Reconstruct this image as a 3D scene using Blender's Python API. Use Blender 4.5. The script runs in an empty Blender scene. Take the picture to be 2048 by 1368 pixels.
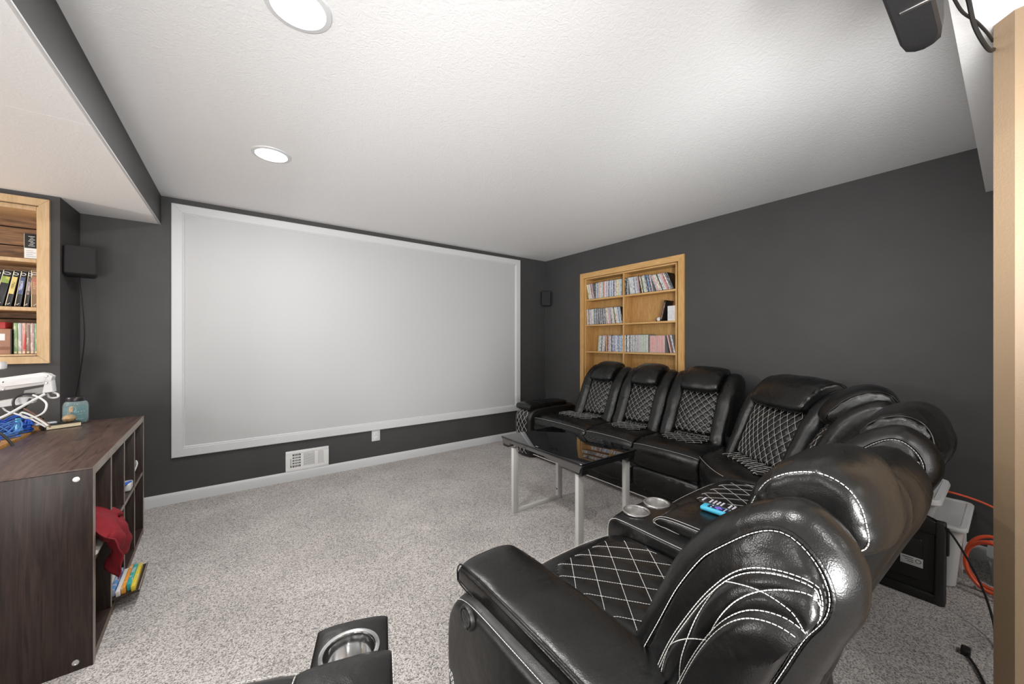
import bpy, bmesh, math, random
from mathutils import Vector, Matrix, noise, Euler
PI = math.pi
R = math.radians
scn = bpy.context.scene
COL = scn.collection
random.seed(7)

# ---------------------------------------------------------------- camera, world, lights, exposure
CAM_H = 1.267
cam_d = bpy.data.cameras.new('camera')
cam = bpy.data.objects.new('camera', cam_d)
COL.objects.link(cam)
cam.location = (0, 0, CAM_H)
cam.rotation_euler = (R(90), 0, -math.atan2(.5926, .8055))
cam_d.sensor_width = 36.0
cam_d.lens = 740 / 2048 * 36
cam_d.clip_start = .02
scn.camera = cam
scn.view_settings.view_transform = 'Standard'
scn.view_settings.look = 'None'
scn.view_settings.gamma = 1
scn.view_settings.use_curve_mapping = False
scn.view_settings.exposure = 0.0

world = bpy.data.worlds.new('world')
scn.world = world
world.use_nodes = True
world.node_tree.nodes['Background'].inputs[0].default_value = (1.0, .985, .96, 1)
world.node_tree.nodes['Background'].inputs[1].default_value = 1.0

def lamp(name, kind, loc, power, size=.15, rot=(0, 0, 0), col=(1, .97, .93), spread=180, sy=None):
    l = bpy.data.lights.new(name, kind)
    l.energy = power
    l.color = col
    if kind == 'AREA':
        l.shape = 'DISK' if sy is None else 'RECTANGLE'
        l.size = size
        if sy: l.size_y = sy
        l.spread = R(spread)
    else:
        l.shadow_soft_size = size
    o = bpy.data.objects.new(name, l)
    o.location = loc
    o.rotation_euler = rot
    COL.objects.link(o)
    return o

ZC, ZL, ZR = 2.40, 2.177, 2.132         # ceiling, left soffit, near soffit
XL, XR, YF = -.491, 3.467, 3.917        # soffit edge, right wall, screen wall
DOWNLIGHTS = [(.154, 2.662), (.160, 1.437), (.160, .30), (.160, -1.35), (.16, -2.5), (1.95, -1.35), (1.95, -2.5)]  # those behind the camera are unseen fill lights, added to brighten the room
for i, (x, y) in enumerate(DOWNLIGHTS):
    lamp('downlight_lamp', 'AREA', (x, y, ZC - .012), 15, .15, (0, 0, 0), col=(1, .985, .965))
# lamps in the part of the basement to the left, outside the picture
lamp('left_room_uplighter', 'POINT', (-2.75, 2.97, 1.60), 95, .10, col=(1, .985, .97))
lamp('left_room_ceiling_lamp', 'POINT', (-2.3, .3, 1.5), 44, .18, col=(1, .985, .97))
# unseen fill lights added to brighten the ceiling: aimed spots and a soft disk
def fill_spot(name, loc, aim, power, cone, rad=.3):
    l = bpy.data.lights.new(name, 'SPOT'); l.energy = power; l.spot_size = R(cone); l.spot_blend = 1; l.shadow_soft_size = rad
    l.color = (1, .995, .99)
    o = bpy.data.objects.new(name, l); COL.objects.link(o); o.location = loc
    o.rotation_euler = (Vector(aim) - Vector(loc)).to_track_quat('-Z', 'Y').to_euler()
fill_spot('fill_far', (-.20, -1.00, .90), (1.9, 3.7, 2.25), 430, 74)
fill_spot('fill_right', (.72, -.12, 1.45), (3.6, 1.15, 2.42), 150, 82, .30)
fill_spot('fill_left', (-.90, -1.0, .70), (.2, 3.4, 2.35), 170, 80)
lamp('fill_soft', 'AREA', (.45, -1.7, 1.15), 24, 1.6, (R(118), 0, R(-25)), col=(1, .995, .99))

# ---------------------------------------------------------------- materials
def new_mat(name):
    m = bpy.data.materials.new(name)
    m.use_nodes = True
    nt = m.node_tree
    b = nt.nodes['Principled BSDF']
    return m, nt, b

def N(nt, t, **kw):
    n = nt.nodes.new(t)
    for k, v in kw.items(): setattr(n, k, v)
    return n

def flat(name, col, rough=.5, metal=0, spec=.5, bump=0, bscale=200, var=0, vscale=8, emit=0, coat=0, trans=0, ior=1.45, alpha=1):
    m, nt, b = new_mat(name)
    b.inputs['Base Color'].default_value = (*col, 1)
    b.inputs['Roughness'].default_value = rough
    b.inputs['Metallic'].default_value = metal
    b.inputs['Specular IOR Level'].default_value = spec
    b.inputs['Coat Weight'].default_value = coat
    b.inputs['Transmission Weight'].default_value = trans
    b.inputs['IOR'].default_value = ior
    b.inputs['Alpha'].default_value = alpha
    if emit:
        b.inputs['Emission Color'].default_value = (*col, 1)
        b.inputs['Emission Strength'].default_value = emit
    tc = N(nt, 'ShaderNodeTexCoord')
    if var:
        n = N(nt, 'ShaderNodeTexNoise'); n.inputs['Scale'].default_value = vscale; n.inputs['Detail'].default_value = 4
        nt.links.new(tc.outputs['Object'], n.inputs['Vector'])
        r = N(nt, 'ShaderNodeValToRGB')
        r.color_ramp.elements[0].position = .3; r.color_ramp.elements[1].position = .7
        r.color_ramp.elements[0].color = (*[c * (1 - var) for c in col], 1)
        r.color_ramp.elements[1].color = (*[min(1, c * (1 + var)) for c in col], 1)
        nt.links.new(n.outputs['Fac'], r.inputs['Fac'])
        nt.links.new(r.outputs['Color'], b.inputs['Base Color'])
    if bump:
        n = N(nt, 'ShaderNodeTexNoise'); n.inputs['Scale'].default_value = bscale; n.inputs['Detail'].default_value = 3
        nt.links.new(tc.outputs['Object'], n.inputs['Vector'])
        bp = N(nt, 'ShaderNodeBump'); bp.inputs['Strength'].default_value = bump; bp.inputs['Distance'].default_value = .002
        nt.links.new(n.outputs['Fac'], bp.inputs['Height'])
        nt.links.new(bp.outputs['Normal'], b.inputs['Normal'])
    return m

def leather_mat(name, base=(.0050, .0048, .0047), rough=.27):
    m, nt, b = new_mat(name)
    b.inputs['Base Color'].default_value = (*base, 1)
    b.inputs['Specular IOR Level'].default_value = .52
    tc = N(nt, 'ShaderNodeTexCoord')
    v = N(nt, 'ShaderNodeTexVoronoi'); v.inputs['Scale'].default_value = 420
    w = N(nt, 'ShaderNodeTexNoise'); w.inputs['Scale'].default_value = 7; w.inputs['Detail'].default_value = 3; w.inputs['Distortion'].default_value = .5
    w2 = N(nt, 'ShaderNodeTexNoise'); w2.inputs['Scale'].default_value = 38; w2.inputs['Detail'].default_value = 3; w2.inputs['Distortion'].default_value = .2
    for n in (v, w, w2): nt.links.new(tc.outputs['Object'], n.inputs['Vector'])
    b1 = N(nt, 'ShaderNodeBump'); b1.inputs['Strength'].default_value = .45; b1.inputs['Distance'].default_value = .012
    b2 = N(nt, 'ShaderNodeBump'); b2.inputs['Strength'].default_value = .30; b2.inputs['Distance'].default_value = .0022
    b3 = N(nt, 'ShaderNodeBump'); b3.inputs['Strength'].default_value = .16; b3.inputs['Distance'].default_value = .0010
    nt.links.new(w.outputs['Fac'], b1.inputs['Height'])
    nt.links.new(w2.outputs['Fac'], b2.inputs['Height'])
    nt.links.new(v.outputs['Distance'], b3.inputs['Height'])
    nt.links.new(b1.outputs['Normal'], b2.inputs['Normal'])
    nt.links.new(b2.outputs['Normal'], b3.inputs['Normal'])
    nt.links.new(b3.outputs['Normal'], b.inputs['Normal'])
    mr = N(nt, 'ShaderNodeMapRange')
    mr.inputs['From Min'].default_value = .3; mr.inputs['From Max'].default_value = .7
    mr.inputs['To Min'].default_value = rough - .05; mr.inputs['To Max'].default_value = rough + .08
    nt.links.new(w.outputs['Fac'], mr.inputs['Value'])
    nt.links.new(mr.outputs['Result'], b.inputs['Roughness'])
    return m

def wood_mat(name, c0, c1, scale=(1, 14, 14), rough=.45, spec=.4, bump=.15, dist=2.0, contrast=(.3, .7)):
    m, nt, b = new_mat(name)
    tc = N(nt, 'ShaderNodeTexCoord')
    mp = N(nt, 'ShaderNodeMapping'); mp.inputs['Scale'].default_value = scale
    nt.links.new(tc.outputs['Object'], mp.inputs['Vector'])
    n = N(nt, 'ShaderNodeTexNoise'); n.inputs['Scale'].default_value = 3; n.inputs['Detail'].default_value = 7; n.inputs['Distortion'].default_value = dist
    nt.links.new(mp.outputs['Vector'], n.inputs['Vector'])
    r = N(nt, 'ShaderNodeValToRGB')
    r.color_ramp.elements[0].position = contrast[0]; r.color_ramp.elements[1].position = contrast[1]
    r.color_ramp.elements[0].color = (*c0, 1); r.color_ramp.elements[1].color = (*c1, 1)
    nt.links.new(n.outputs['Fac'], r.inputs['Fac'])
    nt.links.new(r.outputs['Color'], b.inputs['Base Color'])
    b.inputs['Roughness'].default_value = rough
    b.inputs['Specular IOR Level'].default_value = spec
    bp = N(nt, 'ShaderNodeBump'); bp.inputs['Strength'].default_value = bump; bp.inputs['Distance'].default_value = .002
    nt.links.new(n.outputs['Fac'], bp.inputs['Height'])
    nt.links.new(bp.outputs['Normal'], b.inputs['Normal'])
    return m

def carpet_mat():
    m, nt, b = new_mat('carpet')
    tc = N(nt, 'ShaderNodeTexCoord')
    v = N(nt, 'ShaderNodeTexVoronoi'); v.inputs['Scale'].default_value = 230
    n = N(nt, 'ShaderNodeTexNoise'); n.inputs['Scale'].default_value = 200; n.inputs['Detail'].default_value = 3
    big = N(nt, 'ShaderNodeTexNoise'); big.inputs['Scale'].default_value = 2.6; big.inputs['Detail'].default_value = 3
    for t in (v, n, big): nt.links.new(tc.outputs['Object'], t.inputs['Vector'])
    sep = N(nt, 'ShaderNodeSeparateColor'); nt.links.new(v.outputs['Color'], sep.inputs[0])
    add = N(nt, 'ShaderNodeMath', operation='ADD'); nt.links.new(sep.outputs[0], add.inputs[0])
    mul = N(nt, 'ShaderNodeMath', operation='MULTIPLY'); mul.inputs[1].default_value = .9
    nt.links.new(n.outputs['Fac'], mul.inputs[0]); nt.links.new(mul.outputs[0], add.inputs[1])
    r = N(nt, 'ShaderNodeValToRGB')
    e = r.color_ramp.elements
    e[0].position = .25; e[0].color = (.17, .155, .145, 1)
    e[1].position = .5; e[1].color = (.50, .47, .45, 1)
    x = e.new(.72); x.color = (.68, .64, .61, 1)
    half = N(nt, 'ShaderNodeMath', operation='MULTIPLY'); half.inputs[1].default_value = .53
    nt.links.new(add.outputs[0], half.inputs[0]); nt.links.new(half.outputs[0], r.inputs['Fac'])
    mx = N(nt, 'ShaderNodeMix', data_type='RGBA', blend_type='MULTIPLY'); mx.inputs['Factor'].default_value = 1
    mr = N(nt, 'ShaderNodeMapRange'); mr.inputs['From Min'].default_value = .35; mr.inputs['From Max'].default_value = .65
    mr.inputs['To Min'].default_value = .88; mr.inputs['To Max'].default_value = 1.06
    nt.links.new(big.outputs['Fac'], mr.inputs['Value'])
    nt.links.new(r.outputs['Color'], mx.inputs['A']); nt.links.new(mr.outputs['Result'], mx.inputs['B'])
    nt.links.new(mx.outputs['Result'], b.inputs['Base Color'])
    b.inputs['Roughness'].default_value = .95
    b.inputs['Specular IOR Level'].default_value = .1
    b.inputs['Sheen Weight'].default_value = .15
    bp = N(nt, 'ShaderNodeBump'); bp.inputs['Strength'].default_value = .9; bp.inputs['Distance'].default_value = .006
    nt.links.new(half.outputs[0], bp.inputs['Height'])
    nt.links.new(bp.outputs['Normal'], b.inputs['Normal'])
    return m

def ceiling_mat(name, col, strength=.55):
    m, nt, b = new_mat(name)
    b.inputs['Base Color'].default_value = (*col, 1)
    b.inputs['Roughness'].default_value = .75
    tc = N(nt, 'ShaderNodeTexCoord')
    n = N(nt, 'ShaderNodeTexNoise'); n.inputs['Scale'].default_value = 38; n.inputs['Detail'].default_value = 2; n.inputs['Distortion'].default_value = 2.2
    nt.links.new(tc.outputs['Object'], n.inputs['Vector'])
    bp = N(nt, 'ShaderNodeBump'); bp.inputs['Strength'].default_value = strength; bp.inputs['Distance'].default_value = .003
    nt.links.new(n.outputs['Fac'], bp.inputs['Height'])
    nt.links.new(bp.outputs['Normal'], b.inputs['Normal'])
    return m

def spine_mat(name, col, col2, scale=60):
    """printed cover: blocks of a second colour, like title lettering"""
    m, nt, b = new_mat(name)
    tc = N(nt, 'ShaderNodeTexCoord')
    mp = N(nt, 'ShaderNodeMapping'); mp.inputs['Scale'].default_value = (1, 1, .35)
    oi = N(nt, 'ShaderNodeObjectInfo'); ad = N(nt, 'ShaderNodeVectorMath', operation='MULTIPLY_ADD')
    ad.inputs[0].default_value = (7, 5, 3)
    nt.links.new(oi.outputs['Random'], ad.inputs[1]); nt.links.new(tc.outputs['Object'], ad.inputs[2])
    nt.links.new(ad.outputs[0], mp.inputs['Vector'])
    n = N(nt, 'ShaderNodeTexNoise'); n.inputs['Scale'].default_value = scale; n.inputs['Detail'].default_value = 2
    nt.links.new(mp.outputs['Vector'], n.inputs['Vector'])
    r = N(nt, 'ShaderNodeValToRGB'); r.color_ramp.interpolation = 'CONSTANT'
    r.color_ramp.elements[0].color = (*col, 1); r.color_ramp.elements[1].position = .56
    r.color_ramp.elements[1].color = (*col2, 1)
    nt.links.new(n.outputs['Fac'], r.inputs['Fac']); nt.links.new(r.outputs['Color'], b.inputs['Base Color'])
    b.inputs['Roughness'].default_value = .3
    return m

M = {}
M['wall'] = flat('charcoal_wall_paint', (.056, .0555, .056), .55, bump=.25, bscale=260, var=.06, vscale=5)
M['ceiling'] = ceiling_mat('textured_ceiling', (.80, .80, .80))
M['ceiling_smooth'] = ceiling_mat('soffit_ceiling', (.82, .82, .82), .25)
M['screen'] = flat('screen_paint', (.52, .525, .532), .6, bump=.08, bscale=120)
M['white_trim'] = flat('white_trim_paint', (.62, .63, .64), .4)
M['white_metal'] = flat('white_enamel', (.80, .80, .80), .35)
M['carpet'] = carpet_mat()
M['leather'] = leather_mat('black_leather')
M['leather_side'] = leather_mat('black_leather_side', (.0085, .0083, .008), .36)
M['stitch'] = flat('white_thread', (.72, .71, .68), .7)
M['piping'] = flat('pale_piping', (.62, .60, .56), .5)
M['steel'] = flat('brushed_steel', (.78, .77, .76), .33, metal=1)
M['chrome'] = flat('polished_steel', (.8, .8, .8), .12, metal=1)
M['gold_oak'] = wood_mat('honey_oak', (.50, .27, .085), (.68, .42, .17), (14, 14, 1.2), .35)
M['gold_oak_h'] = wood_mat('honey_oak_rail', (.54, .30, .10), (.70, .44, .19), (14, 1.2, 14), .35)
M['oak_dark'] = wood_mat('oak_back', (.38, .20, .06), (.55, .33, .12), (14, 14, 1.5), .4)
M['frame_oak'] = wood_mat('pale_oak_frame', (.50, .34, .18), (.62, .44, .26), (12, 12, 1.5), .5)
M['plank'] = wood_mat('brown_plank', (.085, .042, .020), (.30, .16, .075), (1.2, 14, 10), .55)
M['dark_wood'] = wood_mat('espresso_wood', (.016, .0095, .0075), (.050, .030, .022), (16, 16, 1.0), .42, bump=.1, contrast=(.35, .75))
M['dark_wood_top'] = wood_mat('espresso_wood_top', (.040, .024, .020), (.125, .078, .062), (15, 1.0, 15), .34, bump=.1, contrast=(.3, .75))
M['edge'] = wood_mat('edge_banding', (.20, .165, .14), (.34, .29, .25), (10, 2, 2), .4)
M['tan'] = flat('tan_wall_paint', (.27, .190, .117), .5, bump=.3, bscale=180, var=.03, vscale=3)
M['desk'] = wood_mat('orange_desk', (.42, .20, .055), (.60, .33, .11), (2, 14, 14), .4)
M['black_plastic'] = flat('black_plastic', (.012, .012, .012), .35)
M['grey_plastic'] = flat('charcoal_plastic', (.035, .035, .036), .5)
M['speaker'] = flat('speaker_black', (.018, .018, .019), .45, bump=.4, bscale=500)
M['grille'] = flat('speaker_grille', (.022, .022, .023), .8, bump=.8, bscale=900)
M['glass_black'] = flat('black_glass', (.008, .008, .009), .03, spec=.6, coat=.6)
M['leg_grey'] = flat('pale_grey_leg', (.56, .55, .53), .45)
M['table_grey'] = flat('gunmetal_rail', (.16, .155, .15), .3, metal=.6)
M['cord_black'] = flat('black_rubber', (.012, .012, .012), .45)
M['cord_orange'] = flat('orange_cord', (.75, .10, .035), .4)
M['cord_white'] = flat('white_cable', (.62, .62, .61), .4)
M['cord_blue'] = flat('blue_cable', (.02, .11, .55), .4)
M['light_blue'] = flat('sky_blue_plastic', (.07, .50, .72), .35)
M['screen_purple'] = flat('purple_button', (.22, .14, .70), .4)
M['navy'] = flat('navy_face', (.012, .02, .07), .3)
M['button'] = flat('pale_button', (.68, .66, .74), .4)
M['teal_wax'] = flat('teal_wax', (.045, .24, .27), .45)
M['jar_glass'] = flat('jar_glass', (.75, .92, .93), .05, trans=.85, ior=1.3)
M['tub'] = flat('milky_plastic', (.82, .83, .83), .35, trans=.28, ior=1.2)
M['tub_lid'] = flat('white_plastic_lid', (.74, .75, .75), .35)
M['clear_bin'] = flat('clear_bin', (.6, .62, .62), .2, trans=.6, ior=1.2)
M['red_cloth'] = flat('burgundy_cloth', (.22, .010, .018), .85, bump=.5, bscale=500, var=.15, vscale=20)
M['paper'] = flat('paper', (.75, .74, .70), .7)
M['cream'] = flat('cream_pages', (.72, .62, .42), .7, bump=.5, bscale=700)
M['gourd'] = flat('brown_gourd', (.36, .24, .12), .45, var=.4, vscale=60)
M['cork'] = flat('cork', (.60, .42, .25), .8, var=.2, vscale=90)
M['clear_glass'] = flat('clear_glass', (.8, .8, .8), .06, trans=.8, ior=1.3)
M['lamp_glow'] = flat('lamp_lens', (1, .97, .93), .5, emit=9)
M['dark_hole'] = flat('dark_recess', (.008, .008, .008), .9)
M['arm_white'] = flat('white_arm', (.72, .72, .72), .35)
M['arm_grey'] = flat('grey_arm_cover', (.32, .32, .31), .45)
M['orange_box'] = spine_mat('orange_box', (.80, .25, .03), (.85, .62, .10), 40)
M['label_white'] = flat('label_white', (.72, .72, .72), .5)
M['mat_ink'] = flat('ink', (.03, .03, .03), .5)
M['ink_white'] = flat('white_ink', (.75, .75, .75), .5)
# ---------------------------------------------------------------- helpers
def tag(o, label=None, cat=None, group=None, kind=None):
    if label: o['label'] = label
    if cat: o['category'] = cat
    if group: o['group'] = group
    if kind: o['kind'] = kind
    return o

def empty(name, loc, label=None, cat=None, group=None, rz=0):
    o = bpy.data.objects.new(name, None)
    o.location = loc
    o.rotation_euler = (0, 0, rz)
    COL.objects.link(o)
    return tag(o, label, cat, group)

LOC = {}          # world matrix of each root, so that children may be given in world or local space
def obj(name, mesh, mat, parent=None, world=False, smooth=None):
    """link one mesh; parent given: mesh data are in the parent's space, or in world space when world=True"""
    o = bpy.data.objects.new(name, mesh)
    COL.objects.link(o)
    if mat is not None:
        mats = mat if isinstance(mat, (list, tuple)) else [mat]
        if not mesh.materials:
            for x in mats: mesh.materials.append(x if not isinstance(x, str) else M[x])
    if parent is not None:
        o.parent = parent
        if world:
            top = parent
            while top.parent: top = top.parent
            if parent.parent is None:
                o.matrix_parent_inverse = (Matrix.Translation(top.location) @ Euler(top.rotation_euler).to_matrix().to_4x4()).inverted()
    return o

class MB:
    def __init__(s): s.v = []; s.f = []; s.mi = []; s.cur = 0
    def add(s, vs, fs):
        b = len(s.v)
        s.v += [tuple(x) for x in vs]
        s.f += [tuple(i + b for i in f) for f in fs]
        s.mi += [s.cur] * len(fs)
    def box(s, x0, x1, y0, y1, z0, z1, mtx=None):
        vs = [(x, y, z) for z in (z0, z1) for y in (y0, y1) for x in (x0, x1)]
        if mtx: vs = [mtx @ Vector(v) for v in vs]
        s.add(vs, [(0, 2, 3, 1), (4, 5, 7, 6), (0, 1, 5, 4), (2, 6, 7, 3), (0, 4, 6, 2), (1, 3, 7, 5)])
        return s
    def rbox(s, x0, x1, y0, y1, z0, z1, r=.01, seg=3, mtx=None):
        """box with rounded edges"""
        bm = bmesh.new()
        bmesh.ops.create_cube(bm, size=1)
        for v in bm.verts:
            v.co = Vector(((x0 + x1) / 2 + v.co.x * (x1 - x0), (y0 + y1) / 2 + v.co.y * (y1 - y0), (z0 + z1) / 2 + v.co.z * (z1 - z0)))
        bmesh.ops.bevel(bm, geom=bm.edges[:], offset=min(r, (x1 - x0) * .49, (y1 - y0) * .49, (z1 - z0) * .49), segments=seg, profile=.5, affect='EDGES')
        bm.verts.index_update()
        vs = [v.co.copy() for v in bm.verts]
        if mtx: vs = [mtx @ v for v in vs]
        s.add(vs, [[v.index for v in f.verts] for f in bm.faces])
        bm.free()
        return s
    def prism(s, poly, z0, z1, mtx=None):
        n = len(poly)
        vs = [(x, y, z0) for x, y in poly] + [(x, y, z1) for x, y in poly]
        if mtx: vs = [mtx @ Vector(v) for v in vs]
        s.add(vs, [tuple(range(n))[::-1], tuple(range(n, 2 * n))] + [(i, (i + 1) % n, n + (i + 1) % n, n + i) for i in range(n)])
        return s
    def tube(s, pts, r, n=8, caps=True, closed=False):
        pts = [Vector(p) for p in pts]
        m = len(pts)
        up = Vector((0, 0, 1)); prev = None
        rings = []
        for i, p in enumerate(pts):
            if closed: t = pts[(i + 1) % m] - pts[i - 1]
            else: t = pts[min(i + 1, m - 1)] - pts[max(i - 1, 0)]
            if t.length < 1e-9: t = Vector((0, 0, 1))
            t.normalize()
            if prev is None:
                a = t.cross(up)
                if a.length < .1: a = t.cross(Vector((1, 0, 0)))
            else:
                a = prev - t * prev.dot(t)
                if a.length < 1e-6: a = t.cross(up)
            a.normalize(); b = t.cross(a); prev = a
            rr = r[i] if isinstance(r, (list, tuple)) else r
            rings.append([p + (a * math.cos(2 * PI * k / n) + b * math.sin(2 * PI * k / n)) * rr for k in range(n)])
        s.rings(rings, caps and not closed, closed)
        return s
    def rings(s, rings, caps=True, closed=False):
        n = len(rings[0]); m = len(rings)
        vs = [p for r in rings for p in r]
        fs = []
        for i in range(m if closed else m - 1):
            j = (i + 1) % m
            for k in range(n):
                fs.append((i * n + k, i * n + (k + 1) % n, j * n + (k + 1) % n, j * n + k))
        if caps:
            fs.append(tuple(range(n))[::-1]); fs.append(tuple((m - 1) * n + k for k in range(n)))
        s.add(vs, fs)
        return s
    def lathe(s, prof, c=(0, 0, 0), n=32, axis='z', mtx=None):
        """prof: list of (radius, height)"""
        rings = []
        for r, h in prof:
            ring = []
            for k in range(n):
                a = 2 * PI * k / n
                ring.append(Vector((c[0] + r * math.cos(a), c[1] + r * math.sin(a), c[2] + h)))
            if mtx: ring = [mtx @ p for p in ring]
            rings.append(ring)
        return s.rings(rings, caps=False)
    def grid(s, P, nu, nv):
        vs = [P(i / nu, j / nv) for j in range(nv + 1) for i in range(nu + 1)]
        fs = [(j * (nu + 1) + i, j * (nu + 1) + i + 1, (j + 1) * (nu + 1) + i + 1, (j + 1) * (nu + 1) + i) for j in range(nv) for i in range(nu)]
        s.add(vs, fs)
        return s
    def mesh(s, name, smooth=True, angle=40, recalc=True, tris=False):
        me = bpy.data.meshes.new(name)
        me.from_pydata(s.v, [], s.f)
        me.polygons.foreach_set('material_index', s.mi)
        me.update()
        if recalc:
            bm = bmesh.new(); bm.from_mesh(me)
            bmesh.ops.recalc_face_normals(bm, faces=bm.faces[:])
            bm.to_mesh(me); bm.free()
        if smooth:
            me.polygons.foreach_set('use_smooth', [True] * len(me.polygons))
            if angle < 180: me.set_sharp_from_angle(angle=R(angle))
        return me
    def build(s, name, mat, parent=None, world=False, **kw):
        return obj(name, s.mesh(name, **kw), mat, parent, world)

def box_obj(name, mat, parent, x0, x1, y0, y1, z0, z1, r=0, world=False, mtx=None):
    m = MB()
    if r: m.rbox(x0, x1, y0, y1, z0, z1, r, mtx=mtx)
    else: m.box(x0, x1, y0, y1, z0, z1, mtx=mtx)
    return m.build(name, mat, parent, world, smooth=bool(r))

def text_mesh(s, size, depth=.0004):
    cu = bpy.data.curves.new('lettering', 'FONT')
    cu.body = s; cu.size = size; cu.extrude = depth; cu.align_x = 'CENTER'; cu.align_y = 'CENTER'
    t = bpy.data.objects.new('lettering', cu); COL.objects.link(t)
    bpy.context.view_layer.update()
    me = bpy.data.meshes.new_from_object(t.evaluated_get(bpy.context.evaluated_depsgraph_get()))
    bpy.data.objects.remove(t, do_unlink=True); bpy.data.curves.remove(cu)
    return me

def text(name, s, size, mtx, mat, parent=None, depth=.0004, world=True):
    o = bpy.data.objects.new(name, text_mesh(s, size, depth))
    o.data.materials.clear(); o.data.materials.append(M[mat])
    COL.objects.link(o)
    o.matrix_basis = mtx
    if parent is not None:
        o.parent = parent
        if world and parent.parent is None:
            o.matrix_parent_inverse = (Matrix.Translation(parent.location) @ Euler(parent.rotation_euler).to_matrix().to_4x4()).inverted()
    return o

def catmull(pts, n, closed=False):
    """resampled smooth curve through pts (n points, equal arc steps)"""
    P = [Vector(p) for p in pts]
    m = len(P); out = []
    segs = m if closed else m - 1
    for i in range(segs):
        if closed: a, b, c, d = P[i - 1], P[i], P[(i + 1) % m], P[(i + 2) % m]
        else: a, b, c, d = P[max(i - 1, 0)], P[i], P[i + 1], P[min(i + 2, m - 1)]
        for k in range(16):
            t = k / 16
            out.append(.5 * ((2 * b) + (c - a) * t + (2 * a - 5 * b + 4 * c - d) * t * t + (3 * b - a - 3 * c + d) * t ** 3))
    if not closed: out.append(P[-1])
    else: out.append(out[0].copy())
    L = [0]
    for i in range(1, len(out)): L.append(L[-1] + (out[i] - out[i - 1]).length)
    res = []; j = 0
    cnt = n if closed else n - 1
    for k in range(n):
        t = L[-1] * k / cnt
        while j < len(L) - 2 and L[j + 1] < t: j += 1
        f = (t - L[j]) / max(L[j + 1] - L[j], 1e-9)
        res.append(out[j].lerp(out[j + 1], min(f, 1)))
    return res

def near_on(poly, p):
    best = None
    for i in range(len(poly) - 1):
        a, b = poly[i], poly[i + 1]
        ab = b - a
        t = max(0, min(1, (p - a).dot(ab) / ab.length_squared))
        q = a + ab * t
        d = (p - q).length
        if best is None or d < best[0]: best = (d, q)
    return best

class Loop:
    """closed side profile (d, z) with a skeleton; inset(a) moves it inwards by a"""
    def __init__(s, pts, skel, n=56):
        s.p = catmull([Vector((a, b)) for a, b in pts], n, True)
        sk = [Vector(q) for q in skel]
        s.n = []
        for q in s.p:
            d, c = near_on(sk, q)
            s.n.append((d, c))
    def inset(s, a, f=None):
        out = []
        for i, (q, (d, c)) in enumerate(zip(s.p, s.n)):
            aa = a + (f(i / len(s.p)) if f else 0)
            t = max(-.15, min(.93, aa / d))
            out.append(q.lerp(c, t))
        return out

def dashes(mb, pts, seg=.0075, gap=.0035, r=.0011, closed=False):
    """a run of stitches along a polyline"""
    P = [Vector(p) for p in pts]
    if closed: P.append(P[0])
    L = [0]
    for i in range(1, len(P)): L.append(L[-1] + (P[i] - P[i - 1]).length)
    def at(t):
        t = max(0, min(L[-1] - 1e-6, t))
        lo, hi = 0, len(L) - 1
        while hi - lo > 1:
            m = (lo + hi) // 2
            if L[m] <= t: lo = m
            else: hi = m
        return P[lo].lerp(P[lo + 1], (t - L[lo]) / max(L[lo + 1] - L[lo], 1e-9))
    t = 0
    while t < L[-1] - seg * .5:
        a, b = at(t), at(t + seg)
        if (b - a).length > 1e-4: mb.tube([a, b], r, 4)
        t += seg + gap

def wrinkle(me, amp=.004, scale=7, seed=0, fine=.0, fscale=30):
    me.update()
    off = Vector((seed * 3.7, seed * 1.3, seed * 7.1))
    vs = me.vertices
    ns = [v.normal.copy() for v in vs]
    for v, n in zip(vs, ns):
        p = v.co + off
        h = noise.noise(p * scale) * amp
        if fine:
            q = noise.noise(Vector((p.x * fscale, p.y * fscale, p.z * fscale * .5)))
            h -= fine * (1 - abs(q)) ** 6
        v.co = v.co + n * h
    me.update()
    return me

def loft(name, rings, mat, parent, wr=None, caps=True, angle=60, world=True):
    mb = MB(); mb.rings(rings, caps)
    me = mb.mesh(name, angle=angle)
    if wr: wrinkle(me, **wr)
    return obj(name, me, mat, parent, world)

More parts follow.
